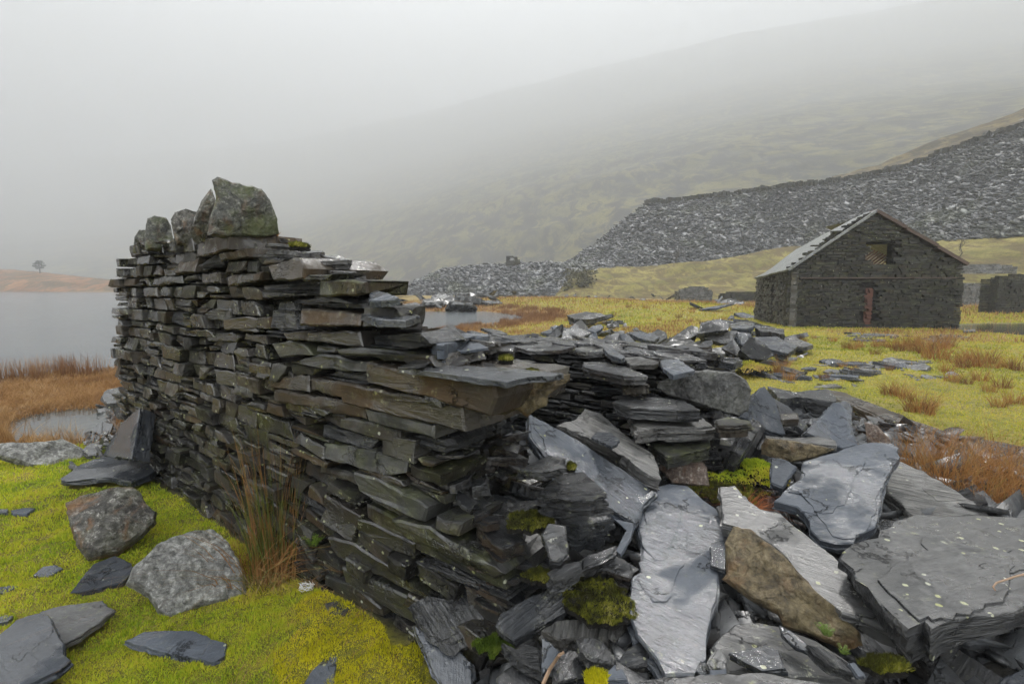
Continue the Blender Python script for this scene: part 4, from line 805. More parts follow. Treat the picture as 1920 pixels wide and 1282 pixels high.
# ------------------------------------------------------------------ rubble piles out on the meadow
KP = [('upright plank slab in the left pile of the middle rubble', [(380, 330), (415, 285), (440, 250), (490, 215), (482, 280), (432, 332)], .55, (-.6, -.7, .4), .12, m_stri),
 ('broad humped slab behind the upright plank slab', [(468, 300), (480, 265), (520, 245), (600, 240), (672, 268), (600, 300), (540, 312)], .50, (0, -.3, 1), .3, m_dark),
 ('tilted slab on the right shoulder of the humped slab', [(640, 250), (680, 225), (730, 220), (738, 240), (692, 266)], .60, (.2, -.3, 1), .15, m_slab),
 ('light slab standing on edge right of the humped slab', [(638, 335), (660, 280), (702, 264), (708, 320), (690, 348)], .40, (.2, -.8, .5), .1, m_slab),
 ('large pale slab in the middle pile of the meadow rubble', [(1055, 412), (1060, 370), (1130, 320), (1262, 305), (1316, 345), (1260, 375), (1200, 402), (1170, 416)], .32, (-.1, -.5, 1), .1, m_pale),
 ('dark ridge slab leaning on the large pale meadow slab', [(1170, 436), (1230, 395), (1340, 322), (1396, 310), (1392, 340), (1300, 400), (1232, 436)], .40, (.2, -.5, 1), .1, m_dark),
 ('pale slab lying in front of the dark ridge slab', [(1195, 455), (1300, 390), (1400, 360), (1485, 350), (1470, 390), (1400, 465), (1280, 480)], .26, (0, -.4, 1), .1, m_pale),
 ('rounded grey block crowning the right meadow pile', [(1306, 275), (1320, 215), (1370, 195), (1440, 185), (1500, 210), (1492, 250), (1400, 262)], .75, (-.1, -.6, .8), .5, m_stri),
 ('dark wedge left of the rounded grey block', [(1125, 325), (1210, 255), (1270, 222), (1312, 235), (1302, 282), (1230, 312)], .55, (-.2, -.5, .8), .3, m_dark),
 ('flat-faced slab under the rounded grey block', [(1340, 300), (1400, 256), (1542, 256), (1565, 330), (1450, 332)], .50, (0, -.8, .6), .2, m_pale),
 ('steep slab in the centre of the right meadow pile', [(1545, 260), (1620, 270), (1640, 310), (1600, 370), (1560, 330)], .50, (.3, -.6, .6), .2, m_slab),
 ('black hollow-sided block at the front of the right meadow pile', [(1560, 372), (1620, 292), (1712, 332), (1765, 400), (1700, 432), (1620, 420)], .42, (.1, -.7, .5), .4, m_dark),
 ('long flat slab spreading right from the right meadow pile', [(1640, 292), (1780, 290), (1905, 352), (1850, 392), (1720, 362)], .40, (0, -.15, 1), .15, m_slab),
 ('square flat slab at the back of the right meadow pile', [(1500, 215), (1560, 202), (1640, 205), (1652, 225), (1600, 246), (1510, 240)], .62, UP, .3, m_slab),
 ('thick block nearest the barn in the right meadow pile', [(1650, 240), (1720, 235), (1820, 245), (1828, 280), (1740, 262), (1690, 262)], .55, UP, .4, m_dark),
 ('right low slab trailing towards the reeds', [(1790, 300), (1880, 290), (2000, 340), (1960, 352), (1880, 345)], .22, UP, .1, m_pale),
 ('dark shaded prism left of the black hollow-sided block', [(1450, 360), (1520, 305), (1580, 395), (1540, 408)], .42, (-.3, -.7, .6), .2, m_dark),
 ('flat slab at the left foot of the middle meadow pile', [(205, 340), (220, 315), (300, 312), (380, 322), (370, 345), (280, 345)], .32, UP, .12, m_dark),
 ('grey crumpled slab between the left and middle meadow piles', [(710, 335), (750, 290), (830, 262), (842, 300), (870, 330), (780, 350)], .38, (-.1, -.5, 1), .15, m_stri),
 ('tent-shaped slab in front of the yellow grass gap', [(840, 275), (880, 270), (945, 335), (930, 360), (870, 350)], .42, (.4, -.6, .8), .12, m_slab),
 ('fan of thin slabs behind the tent-shaped slab', [(880, 265), (960, 258), (1080, 290), (1040, 320), (960, 300)], .40, (0, -.1, 1), .1, m_slab)]
for lab, pts, z, n, th, mt in KP: SL(lab, 'K', pts, z, n, th, mt)
def chip_mesh(seed, mat):
    global rng
    keep = rng; rng = np.random.default_rng(seed); m = rng.integers(5, 8); a = np.linspace(0, 2*math.pi, m, endpoint=False)+rng.normal(0, .28, m)
    P = np.stack([np.cos(a)*.5, np.sin(a)*rng.uniform(.22, .42)], 1)*rng.uniform(.75, 1.15, (m, 1)); v, f = slab_mesh(P, rng.uniform(.05, .14), 1.1, 3, .004); rng = keep
    o = mk('x', v, f, mat, link_it=False); return o.data
CHIPS = [chip_mesh(100+k, [m_slab, m_dark, m_pale, m_slab, m_stri, m_dark, m_slab][k % 7]) for k in range(14)]
CHIPD = [CHIPS[k] for k in (1, 4, 5, 8, 11, 12, 1, 5)]
CHIPM = [CHIPS[k] for k in (2, 9, 0, 3, 6, 7)]; 
def chips(n, poly, zf, smin, smax, label, group, tilt=.35, seed=1, pile=None, set_=None, thick=1.0, name='slate_flake', cat='slate flake', merge=False):
    MB = []
    g = np.random.default_rng(seed); poly = np.array([onz(x, y, .15)[:2] for x, y in poly]); lo, hi = poly.min(0), poly.max(0); c = poly.mean(0); k = 0; t = 0
    S = set_ or CHIPS
    while k < n and t < 20000:
        t += 1; q = lo+(hi-lo)*g.random(2)
        sdv = float(sdf(np.array([q[0]]), np.array([q[1]]), poly)[0])
        if sdv < 0: continue
        s = smin*(smax/smin)**(g.random()**1.5); z = float(ground_z(q[0], q[1]))+(pile or 0)*min(1, sdv/(.5*math.sqrt((hi-lo)[0]*(hi-lo)[1])*.35+1e-6))*g.uniform(.4, 1)+s*.04+zf
        o = bpy.data.objects.new(name, S[g.integers(len(S))]); o.location = (q[0], q[1], z)
        o.rotation_euler = (g.normal(0, tilt), g.normal(0, tilt), g.uniform(0, 6.28)); o.scale = (s, s, s*thick); k += 1
        if merge: MB.append(o)
        else: link(o); tag(o, label, cat, group)
    if merge:
        b = Buf()
        for o in MB:
            M = np.array(Matrix.LocRotScale(o.location, o.rotation_euler, o.scale)); co = np.empty(len(o.data.vertices)*3, np.float32); o.data.vertices.foreach_get('co', co); b.add(co.reshape(-1, 3)@M[:3, :3].T+M[:3, 3], [tuple(p.vertices) for p in o.data.polygons])
        tag(b.build('slate_rubble', S[0].materials[0]), label, 'slate rubble', kind='stuff')
chips(24, [(1100, 655), (1140, 628), (1200, 620), (1260, 640), (1210, 668), (1130, 672)], 0, .3, 1.0, 'loose slate flake in the left pile of the meadow rubble', 'flakes in the left meadow pile', .4, 5, .35)
chips(20, [(1010, 612), (1050, 596), (1140, 592), (1185, 600), (1120, 616), (1050, 622)], 0, .6, 2.2, 'grey slate slab in the low pile near the pool end', 'slabs in the pile near the pool', .25, 6, .5)
chips(20, [(960, 625), (1000, 606), (1040, 610), (1040, 640), (980, 645)], 0, .3, 1.0, 'small slate flake scattered on the grass by the pool', 'flakes on the grass by the pool', .2, 7)
chips(26, [(1300, 660), (1420, 610), (1520, 630), (1500, 670), (1380, 700), (1300, 690)], 0, .3, 1.1, 'loose slate flake in the right meadow pile', 'flakes in the right meadow pile', .4, 8, .3)
chips(16, [(1310, 585), (1350, 565), (1400, 560), (1400, 582), (1340, 592)], 0, .9, 2.0, 'grey slab in the heap left of the barn', 'slabs heaped left of the barn', .35, 9, 1.3)
chips(14, [(1330, 598), (1380, 590), (1425, 596), (1440, 612), (1350, 612)], 0, .6, 1.8, 'low slate slab on the grass at the barn corner', 'slabs at the barn corner', .15, 10, .2)
chips(24, [(1440, 690), (1560, 668), (1700, 662), (1755, 672), (1700, 690), (1540, 700)], .0, .25, .9, 'flat pale slab in the trail across the meadow', 'pale slabs trailing across the meadow', .12, 11, .05, [CHIPS[2], CHIPS[0], CHIPS[9], CHIPS[3]])
chips(110, [(745, 572), (790, 560), (900, 556), (1000, 553), (1030, 560), (960, 568), (900, 576), (800, 586)], .0, .8, 4.0, 'grey slab on the far bank of the pool below the low heap', None, .3, 12, .8, CHIPM, merge=True)
chips(90, [(1030, 560), (1100, 548), (1250, 548), (1420, 560), (1300, 566), (1100, 566)], .1, .6, 2.6, 'slab scattered along the foot of the grassy bank', None, .3, 13, .4, CHIPM, merge=True)
chips(40, [(950, 1240), (980, 1000), (1100, 870), (1230, 950), (1210, 1180), (1150, 1275)], .02, .06, .26, 'dark slate chip in the hollow at the broken wall end', 'chips at the broken wall end', .5, 14, .16, CHIPD)
chips(26, [(1330, 1240), (1340, 1080), (1420, 1180), (1600, 1275), (1340, 1279)], .08, .05, .2, 'small chip around the foot of the golden boulder', 'chips by the golden boulder', .4, 15, .1, CHIPD)
chips(27, [(1180, 880), (1250, 800), (1460, 830), (1520, 880), (1440, 1000), (1330, 950)], .02, .06, .24, 'small dark chip on the mossy floor inside the ruin', 'chips on the mossy floor', .35, 16, .05, CHIPD)
chips(27, [(1400, 790), (1500, 740), (1660, 820), (1700, 900), (1600, 870), (1450, 850)], .02, .1, .4, 'dark chip between the standing slabs by the fallen edge', 'chips by the fallen edge', .5, 17, .12, CHIPD)
chips(26, [(1560, 1010), (1700, 960), (1920, 960), (1920, 1282), (1500, 1200)], .02, .1, .35, 'dark chip in the gaps under the huge right slab', 'chips under the huge right slab', .4, 18, .1, CHIPD)
chips(140, [(150, 800), (160, 740), (205, 715), (235, 740), (235, 820), (190, 850)], 0, .06, .30, 'white and grey quartz-slate chip in the little heap behind the wall', None, .6, 19, .35, CHIPM, 1.6, merge=True)
chips(12, [(130, 850), (200, 820), (230, 850), (190, 875)], .02, .1, .3, 'slate chip beside the broad light slab at the wall foot', 'chips beside the broad light slab', .3, 20)

# fine broken slate filling the hollows
g = np.random.default_rng(55); GB = []
xs = g.uniform(-.3, 4.4, 12000); ys = g.uniform(.9, 5.2, 12000); sm_ = sdf(xs, ys, mound_xy); k = (sm_ > -.12); xs, ys = xs[k], ys[k]; n = len(xs)
p = np.stack([xs, ys, ground_z(xs, ys)+.008], 1); s_ = .018*(15.0)**(g.random(n)**2.0); q = np.array([[-1, -1, -1], [1, -.6, -1], [.7, 1, -1], [-.8, .8, -1], [-1, -1, 1], [1, -.6, 1], [.7, 1, 1], [-.8, .8, 1]], float)/2
q = q[None]*(1+g.uniform(-.35, .35, (n, 8, 1)))*np.stack([s_*g.uniform(.9, 1.5, n), s_*g.uniform(.4, .9, n), s_*g.uniform(.08, .25, n)], -1)[:, None, :]
def rotn(x, y, a): c, s = np.cos(a)[:, None], np.sin(a)[:, None]; return x*c-y*s, x*s+y*c
x, y, z = q[..., 0], q[..., 1], q[..., 2]; y, z = rotn(y, z, g.normal(0, .45, n)); x, z = rotn(x, z, g.normal(0, .4, n)); x, y = rotn(x, y, g.uniform(0, 6.28, n))
F8 = np.array([(0, 3, 2, 1), (4, 5, 6, 7), (0, 1, 5, 4), (1, 2, 6, 5), (2, 3, 7, 6), (3, 0, 4, 7)]); m_grit = slate('slate_grit', (.018, .019, .021), (.10, .105, .11), rough=(.25, .55), per='isl', lich=.1, speck=.1, stri=.2, terr=.2, brown=.3)
tag(mk('slate_grit', (np.stack([x, y, z], -1)+p[:, None]).reshape(-1, 3), (F8[None]+np.arange(n)[:, None, None]*8).reshape(-1, 4), m_grit), 'fine broken slate filling the hollows between the big slabs', 'slate rubble', kind='stuff')

chips(170, [(1010, 640), (1040, 600), (1180, 598), (1260, 625), (1420, 612), (1520, 635), (1500, 690), (1400, 700), (1280, 690), (1220, 668), (1100, 668)], .0, .15, .8, 'small broken shards packed between the larger slabs of the meadow piles', None, .45, 31, .3, CHIPM, merge=True)
chips(60, [(1440, 700), (1560, 672), (1760, 662), (1800, 690), (1700, 712), (1540, 710)], .0, .12, .6, 'thin shards scattered along the trail across the meadow', None, .15, 32, .03, CHIPM, merge=True)
chips(50, [(900, 655), (960, 615), (1050, 600), (1060, 640), (960, 670)], .0, .1, .5, 'thin shards scattered on the grass beside the pool', None, .2, 33, .03, CHIPM, merge=True)
chips(50, [(1500, 618), (1800, 620), (1850, 632), (1600, 634)], .0, .2, .9, 'thin shards lying along the foot of the barn gable', None, .12, 34, .02, CHIPM, merge=True)
# ------------------------------------------------------------------ walls and ruins farther off
def masonry(name, mat, parent, poly, holes, lenr, hr, t0=.012, dep=.2, side=None, wob=.01, lay=.15, keepfn=None):
    """courses of real stones filling a face polygon (s,z)"""
    P = np.array(poly, float); z0, z1 = P[:, 1].min(), P[:, 1].max(); s0, s1 = P[:, 0].min(), P[:, 0].max(); b = Buf()
    for q in courses(lambda z: (s0, s1), z0-.03, z1, None, lambda s: rng.uniform(*lenr), lambda: rng.uniform(*hr), holes, wob):
        if inside(P, q[:, 0].mean(), q[:, 1].mean()+.01) and inside(P, q[:, 0].mean(), q[:, 1].max()-.02):
            (layered_stone if rng.random() < lay else face_stone)(b, q, rng.normal(0, t0), dep, *((3,) if False else ()))
    if side is not None: b.v = [side(x) for x in b.v]
    return b.build(name, mat, parent)
def lean_stone(buf, P, t0, dep):      # 8-corner stone for far masonry
    w = rng.normal(0, .004, 4); v = [(p[0], t0+w[k % 4], p[1]) for k, p in enumerate(P[:4])]+[(p[0], t0+dep, p[1]) for p in P[:4]]
    buf.add(v, [(0, 1, 2, 3), (4, 7, 6, 5), (0, 4, 5, 1), (1, 5, 6, 2), (2, 6, 7, 3), (3, 7, 4, 0)])
def masonry_far(name, mat, parent, poly, holes, lenr, hr, t0=.02, dep=.2, side=None):
    P = np.array(poly, float); z0, z1 = P[:, 1].min(), P[:, 1].max(); s0, s1 = P[:, 0].min(), P[:, 0].max(); b = Buf()
    z = z0-.02
    while z < z1:
        h = rng.uniform(*hr); s = s0
        while s < s1-.02:
            L = rng.uniform(*lenr); e = min(s+L, s1+rng.normal(0, .02)); c = (s+e)/2; zc = z+h*.6; g = min(.012, h*.09)
            if inside(P, c, zc) and not any(inside(B, x_, z+h*.5) for B in holes for x_ in (c, s+.03, e-.03)):
                wv = lambda q: (float(vn(q*.9, z*2.0, 5))-.5)*.05
                j = rng.normal(0, h*.06, 4); lean_stone(b, [(s+g+j[0], z+g+wv(s)), (e-g+j[1], z+g+wv(e)), (e-g-j[2], z+h+wv(e)), (s+g-j[3], z+h+wv(s))], rng.normal(0, t0), dep)
            s = e
        z += h
    if side is not None: b.v = [side(x) for x in b.v]
    return b.build(name, mat, parent)
m_barn = slate('barn_wall_slate', (.004, .004, .004), (.040, .039, .034), rough=(.4, .7), brown=.3, lich=.4, stri=.2, terr=.3, per='isl', speck=.3, sc_=.5, moss=.25)
_si = m_barn.node_tree.nodes['Principled BSDF'].inputs['Specular IOR Level']; m_barn.node_tree.links.remove(_si.links[0]); _si.default_value = .22
m_barnl = slate('barn_side_stone', (.028, .027, .022), (.085, .082, .068), rough=(.4, .7), brown=.4, lich=.8, stri=.2, terr=.3, per='isl', speck=.6, sc_=.5)
def plain(name, c1, c2, rough=.7, sc_=8, bump=.01):
    t = T(name); v = t.co(); n = t.noise(v, sc_, 6, .7); t.p(Base_Color=t.mix(t.ramp(n, [(.35, 0), (.65, 1)]), t.mix(t.isl(), c1, c2), c2), Roughness=rough, Normal=t.bump(n, bump)); return t.m
m_field = slate('field_wall_stone', (.05, .05, .048), (.15, .148, .14), per='isl', lich=.4, stri=.2, terr=.2, sc_=.3)
m_brick = plain('red_brick', (.040, .014, .009), (.080, .026, .014)); m_rust = plain('rusty_brown_beam', (.028, .017, .013), (.055, .034, .025)); m_rtile = plain('rusty_sheet', (.09, .035, .026), (.15, .07, .055))
G0 = onz(1478, 612); G1 = onz(1800, 615); gx = (G1-G0)[:2]; GLn = np.linalg.norm(gx); gx /= GLn; gy = np.array([-gx[1], gx[0]]); gn = np.array([gy[0], gy[1], 0])
barn = empty('barn', (G0[0], G0[1], 0), math.atan2(gx[1], gx[0])); tag(barn, 'dark slate barn with a pitched slate roof and a red brick strip in its gable', 'barn')
def gl(pts):
    r = []
    for x, y in pts: P = onpl(x, y, G0, gn); r.append(((P[:2]-G0[:2])@gx, P[2]))
    return r
gab = gl([(1478, 616), (1478, 506), (1520, 474), (1560, 441), (1585, 426), (1611, 411), (1643, 398), (1668, 412), (1688, 426), (1692, 440), (1706, 438), (1740, 460), (1806, 494), (1800, 616)])
win = gl([(1636, 457), (1674, 452), (1674, 496), (1636, 497)]); brk = gl([(1623, 529), (1641, 529), (1639, 601), (1625, 601)])
lint = gl([(1500, 520), (1795, 518), (1795, 522), (1500, 524)])
gw_ = masonry_far('gable_wall', m_barn, barn, gab, [win, brk, lint], (.12, .52), (.05, .11), .018, .25)
bk = Buf()
for c_, r_ in enumerate(np.arange(gab[0][1]-.1, gab[0][1]+1.75, .078)):
    w_ = rng.uniform(.05, .16)
    if rng.random() < .8: bk.box((brk[0][0]+.30-w_, .06+rng.uniform(-.01, .015), r_+.03), (w_, .085, .034), rng.normal(0, .03))
bk.box((brk[0][0]+.2, .12, gab[0][1]+.78), (.13, .03, .86)); bk.build('brick_jamb', m_brick, gw_)
lb = Buf(); a0, a1 = lint[0][0], lint[1][0]; lb.box(((a0+a1)/2, .05, lint[0][1]-.03), ((a1-a0)/2, .075, .022)); lb.build('rusty_lintel', m_rust, gw_)
def roofz(s): return float(np.interp(s, [gab[1][0], gab[6][0], gab[12][0]], [gab[1][1], gab[6][1], gab[12][1]]))-.26
cb = Buf(); ss = np.arange(.03, gab[12][0]-.1, .12); wx0, wx1, wz0, wz1 = win[0][0], win[1][0], win[3][1], win[0][1]
for s in ss:
    for lo, hi in ([(-.1, wz0), (wz1, roofz(s+.06))] if wx0-.1 < s+.06 < wx1+.02 else [(-.1, roofz(s+.06)-(.45 if 4.15 < s < 4.45 else 0))]):
        cb.box((s+.06, .31, (lo+hi)/2), (.0597, .17, max(.02, (hi-lo)/2)))
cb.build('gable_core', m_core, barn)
LB = 4.15
sideT = lambda v: np.stack([v[:, 1]-.0, v[:, 0], v[:, 2]], 1)
slit = [(1.9, .0), (2.05, .0), (2.05, 1.75), (1.9, 1.75)]; hol = [(3.3, .35), (3.5, .35), (3.5, .8), (3.3, .8)]
masonry_far('side_wall', m_barnl, barn, [(.0, -.2), (LB, -.2), (LB, 2.1), (0, 2.28)], [slit, hol], (.08, .26), (.05, .11), .02, .3, sideT)
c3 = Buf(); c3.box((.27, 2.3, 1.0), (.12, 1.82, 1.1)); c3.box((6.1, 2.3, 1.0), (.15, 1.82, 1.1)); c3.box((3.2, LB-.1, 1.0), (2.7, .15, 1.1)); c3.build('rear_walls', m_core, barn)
masonry_far('corner_quoins', m_barnl, barn, [(.0, -.1), (.28, -.1), (.28, 2.25), (0, 2.25)], [], (.2, .3), (.12, .22), .004, .3, lambda v: v+np.array([-.012, -.03, 0]))
inv = barn.matrix_basis
def lpt(x, y, z): q = G0[:2]+gx*x+gy*y; return np.array([q[0], q[1], z])
E0 = lpt(-.18, -.12, gab[1][1]+.03); Rg_ = lpt(gab[6][0], -.12, gab[6][1]+.12); F0 = lpt(-.12, LB, 2.14)
rn = np.cross(Rg_-E0, F0-E0); rn /= np.linalg.norm(rn); rn = rn if rn[2] > 0 else -rn
RP = [onpl(x, y, E0, rn) for x, y in [(1414, 521), (1432, 512), (1447, 502), (1470, 484), (1492, 468), (1526, 449), (1557, 433), (1577, 422), (1600, 410), (1625, 398), (1643, 393)]]+[Rg_, E0]
t_rf = T('slate_roofing'); v = t_rf.co(); rw = t_rf.n('TexBrick', {'Vector': v, 'Scale': 3.2, 'Color1': (.10, .105, .11, 1), 'Color2': (.17, .175, .18, 1), 'Mortar': (.03, .03, .03, 1), 'Mortar Size': .02, 'Brick Width': .8, 'Row Height': .7})
t_rf.p(Base_Color=t_rf.mix(t_rf.ramp(t_rf.noise(v, 2.5, 6, .7), [(.4, 0), (.7, .6)]), rw, (.09, .10, .05)), Roughness=.38, Normal=t_rf.bump(rw, .03, 1, t_rf.bump(t_rf.noise(v, 5, 6), .06)))
c_ = np.mean(RP, 0); fr_ = frame(rn, F0-E0); P2 = np.array([((p-c_)@fr_[0], (p-c_)@fr_[1]) for p in RP]); vr, fc = slab_mesh(P2, .09, .6, 3)
M3 = np.stack([fr_[0], fr_[1], fr_[2]], 1); Wv = np.array(vr)@M3.T+c_-np.array([G0[0], G0[1], 0]); Lv = np.stack([Wv[:, :2]@gx, Wv[:, :2]@gy, Wv[:, 2]], 1)
rf = mk('roof', Lv, fc, t_rf.m, barn)
R4_ = Buf(); ex = gab[12][0]+.05; ez = gab[12][1]-.02; rx0 = gab[6][0]; rz0 = gab[6][1]-.03
for (xa, xb, ya, yb) in [(rx0, rx0+.75, .30, LB), (rx0+.753, rx0+1.2, 1.1, LB), (rx0+1.203, ex, .30, LB)]:
    za = rz0+(ez-rz0)*(xa-rx0)/(ex-rx0); zb_ = rz0+(ez-rz0)*(xb-rx0)/(ex-rx0); R4_.add([(xa, ya, za), (xb, ya, zb_), (xb, yb, zb_), (xa, yb, za), (xa, ya, za-.07), (xb, ya, zb_-.07), (xb, yb, zb_-.07), (xa, yb, za-.07)], [(0, 1, 2, 3), (7, 6, 5, 4), (0, 4, 5, 1), (1, 5, 6, 2), (2, 6, 7, 3), (3, 7, 4, 0)])
R4_.build('far_roof_slope', t_rf.m, barn)
bb = Buf(); p0 = np.array([gab[6][0]-.05, -.02, gab[6][1]+.08]); q1 = onpl(1813, 496, G0, gn); p1 = np.array([(q1[:2]-G0[:2])@gx, -.02, q1[2]]); d = p1-p0; L = np.linalg.norm(d); u = d/L; up = np.array([-u[2], 0, u[0]])
for k in range(3):
    a = p0+d*(k/3+.003)+up*rng.normal(0, .012); b = p0+d*((k+1)/3-.003)+up*rng.normal(0, .012)
    bb.add([a-up*.07+[0, -.1, 0], b-up*.07+[0, -.1, 0], b+up*.05+[0, -.1, 0], a+up*.05+[0, -.1, 0], a-up*.07+[0, .45, 0], b-up*.07+[0, .45, 0], b+up*.05+[0, .45, 0], a+up*.05+[0, .45, 0]], [(0, 1, 2, 3), (4, 7, 6, 5), (0, 4, 5, 1), (1, 5, 6, 2), (2, 6, 7, 3), (3, 7, 4, 0)])
bb.build('verge_beam', m_rust, rf)
rs = Buf()
for k in range(14): rs.box((wx0-.2+k*.11, 1.3, (wz0+wz1)/2-.1-.05*k+.25), (.035, .02, .55), 0, ('Y', .9))
rs.build('fallen_sheet', m_rtile, barn)
ff = Buf(); ff.box(((wx0+wx1)/2, .10, wz0-.02), ((wx1-wx0)/2+.06, .1, .028)); ff.build('window_sill', m_barnl, gw_)

def ruin(name, label, cat, a_px, b_px, z, hts, mat, lenr=(.15, .5), hr=(.08, .16), ret=0, back=.45, group=None, hole=None, Yab=None):
    a = onz(*a_px, z) if Yab is None else onY(*a_px, Yab[0]); b = onz(*b_px, z) if Yab is None else onY(*b_px, Yab[1]); d = (b-a)[:2]; L = np.linalg.norm(d); d /= L
    r = empty(name, (a[0], a[1], min(a[2], b[2])), math.atan2(d[1], d[0])); tag(r, label, cat, group)
    xs = np.linspace(0, L, len(hts)); poly = [(0, -.3)]+[(L, -.3)]+[(x, h) for x, h in zip(xs[::-1], hts[::-1])]
    masonry_far('front_courses', mat, r, poly, [np.array(hole)*np.array([L, 1])] if hole else [], lenr, hr, .03, back*.5)
    c = Buf(); nst = max(2, int(L/.5))
    for k in range(nst):
        h = float(np.interp((k+.5)*L/nst, xs, hts))-.15; x0_, x1_ = k*L/nst, (k+1)*L/nst
        if hole and hole[0][0]*L-.2 < (x0_+x1_)/2 < hole[1][0]*L+.2:
            hz0, hz1 = hole[0][1], hole[2][1]; c.box(((x0_+x1_)/2, back*.75, hz0/2-.1), ((x1_-x0_)/2-.002, back*.3, max(.05, hz0/2))); 
            if h > hz1: c.box(((x0_+x1_)/2, back*.75, (h+hz1)/2), ((x1_-x0_)/2-.002, back*.3, (h-hz1)/2))
        else: c.box(((x0_+x1_)/2, back*.75, h/2-.1), ((x1_-x0_)/2-.002, back*.3, max(.05, h/2)))
    c.build('rubble_core', m_core, r)
    if ret: masonry_far('return_wall', mat, r, [(0, -.3), (ret, -.3), (ret, hts[0]*.92), (0, hts[0])], [], lenr, hr, .03, back*.7, lambda v: np.stack([v[:, 1]-.02, v[:, 0], v[:, 2]], 1))
    return r
ruin('ruined_hut', 'low roofless slate ruin at the right border behind the river', 'ruin', (1866, 588), (2080, 586), 0, [2.2, 2.45, 2.3, 2.5, 2.4, 2.4], m_barn, ret=1.0)
ruin('retaining_wall', 'dark retaining wall low on the slope between the barn and the ruined hut', 'wall', (1796, 566), (1862, 562), 0, [1.6, 1.65, 1.5], m_field, (.2, .6), (.1, .2), Yab=(44, 44))
ruin('field_wall', 'dark dry stone wall high on the grass slope right of the barn', 'wall', (1796, 508), (1908, 498), 0, [.6, .75, .7, .5], m_field, (.2, .7), (.1, .2), Yab=(56, 55))
ruin('ruined_pen', 'small squat stone ruin on the grass between the pool and the barn', 'ruin', (1275, 562), (1336, 562), 0, [1.1, 1.5, 1.6, 1.45, .9], m_field, (.2, .6), (.1, .2), Yab=(58, 58), ret=2)
ruin('boundary_wall', 'low dark wall just left of the barn behind the slab heap', 'wall', (1350, 562), (1424, 562), 0, [.7, .9, .85, .8], m_barn, (.2, .6), (.1, .2), Yab=(56, 56))
ruin('lookout_hut', 'tiny square stone hut with one window opening on top of the low heap', 'hut', (949, 497.5), (976, 497), 0, [1.95, 1.85, 1.85, 1.7, .6], m_barn, (.2, .6), (.12, .22), Yab=(105, 105), hole=[(.34, .95), (.50, .95), (.50, 1.55), (.34, 1.55)])
ruin('low_ruin', 'low remains of a wall left of the tiny hut on the low heap', 'ruin', (901, 499), (926, 499), 0, [.35, .6, .55, .3], m_barn, (.2, .6), (.1, .2), Yab=(107, 107))
cr = Buf()
def crest(P, row, k0, k1, n, h0, h1):
    for k in range(n):
        j = k0+(k1-k0)*k/n; i0 = int(j); q = P[row, i0]+(P[row, min(i0+1, P.shape[1]-1)]-P[row, i0])*(j-i0)
        cr.box(q+np.array([0, -.2, rng.uniform(-.2, .5)*h0]), (rng.uniform(.3, 1.0), rng.uniform(.3, .7), rng.uniform(.2, .5)*h1), rng.normal(0, .4), ('Y', rng.normal(0, .15)))
rowc = int(59*.667); crest(P2h, rowc, 28, 165, 420, 1.0, 1.0)
tag(cr.build('crest_wall', m_barn), 'broken dry stone parapet along the crest of the great heap', 'wall')

# ------------------------------------------------------------------ vegetation
def blades(P, H, W, az, lean, segs=2, wob=0.0, g=rng):
    n = len(P); D = np.stack([np.cos(az), np.sin(az), 0*az], 1); S = np.stack([-np.sin(az+1.2), np.cos(az+1.2), 0*az], 1); v = []
    for k in range(segs+1):
        t = k/segs; c = P+np.array([0, 0, 1.])*(H*(t-.35*np.minimum(lean, 1.6)*t*t))[:, None]+D*(H*lean*t**1.7)[:, None]
        wd = (W*(1-t)**.8*.5)[:, None] if k < segs else (W*.04)[:, None]
        v += [c-S*wd, c+S*wd]
    v = np.stack(v, 1); m = 2*(segs+1); f = np.array([(2*k, 2*k+1, 2*k+3, 2*k+2) for k in range(segs)])
    return v.reshape(-1, 3), (f[None]+(np.arange(n)*m)[:, None, None]).reshape(-1, 4)
def bladem(name, cols, rough=.65, sc_=2.0, spec=.25, base=None):
    t = T(name); rv = t.isl(); v = t.co('Object'); n = t.noise(v, sc_, 5, .65)
    n2_ = t.noise(v, sc_*.28, 4, .6); f = t.ma('ADD', t.ma('MULTIPLY', rv, .42), t.ma('ADD', t.ma('MULTIPLY_ADD', n, 1.3, -.50), t.ma('MULTIPLY_ADD', n2_, 1.5, -.62))); c = t.ramp(f, cols)
    t.p(Base_Color=c, Roughness=rough, Specular_IOR_Level=spec)
    tr = t.n('BsdfTranslucent', {'Color': c}); mx = t.t.nodes.new('ShaderNodeMixShader'); mx.inputs[0].default_value = .3
    t.t.links.new(t.b.outputs[0], mx.inputs[1]); t.t.links.new(tr, mx.inputs[2]); t.t.links.new(mx.outputs[0], t.out.inputs[0]); return t.m
g_moss = bladem('moss_tips', [(0, (.06, .10, .010)), (.22, (.20, .29, .020)), (.5, (.40, .44, .026)), (.75, (.48, .43, .045)), (.9, (.46, .36, .09)), (1, (.34, .24, .10))], .6, 3.2)
g_turf = bladem('turf_blades', [(0, (.08, .11, .014)), (.25, (.21, .23, .022)), (.5, (.38, .35, .04)), (.7, (.42, .32, .09)), (.9, (.34, .21, .08)), (1, (.30, .20, .10))], .65, .9)
g_bright = bladem('bright_moss_tips', [(0, (.14, .16, .006)), (.5, (.48, .44, .012)), (1, (.62, .54, .03))], .6, 6)
g_dkmoss = bladem('dark_moss_tips', [(0, (.02, .014, .006)), (.45, (.055, .06, .010)), (.8, (.17, .17, .015)), (1, (.30, .27, .10))], .6, 16)
g_sedge = bladem('dead_sedge', [(0, (.10, .045, .015)), (.4, (.22, .115, .04)), (.7, (.34, .21, .09)), (1, (.46, .34, .19))], .6, 1.2)
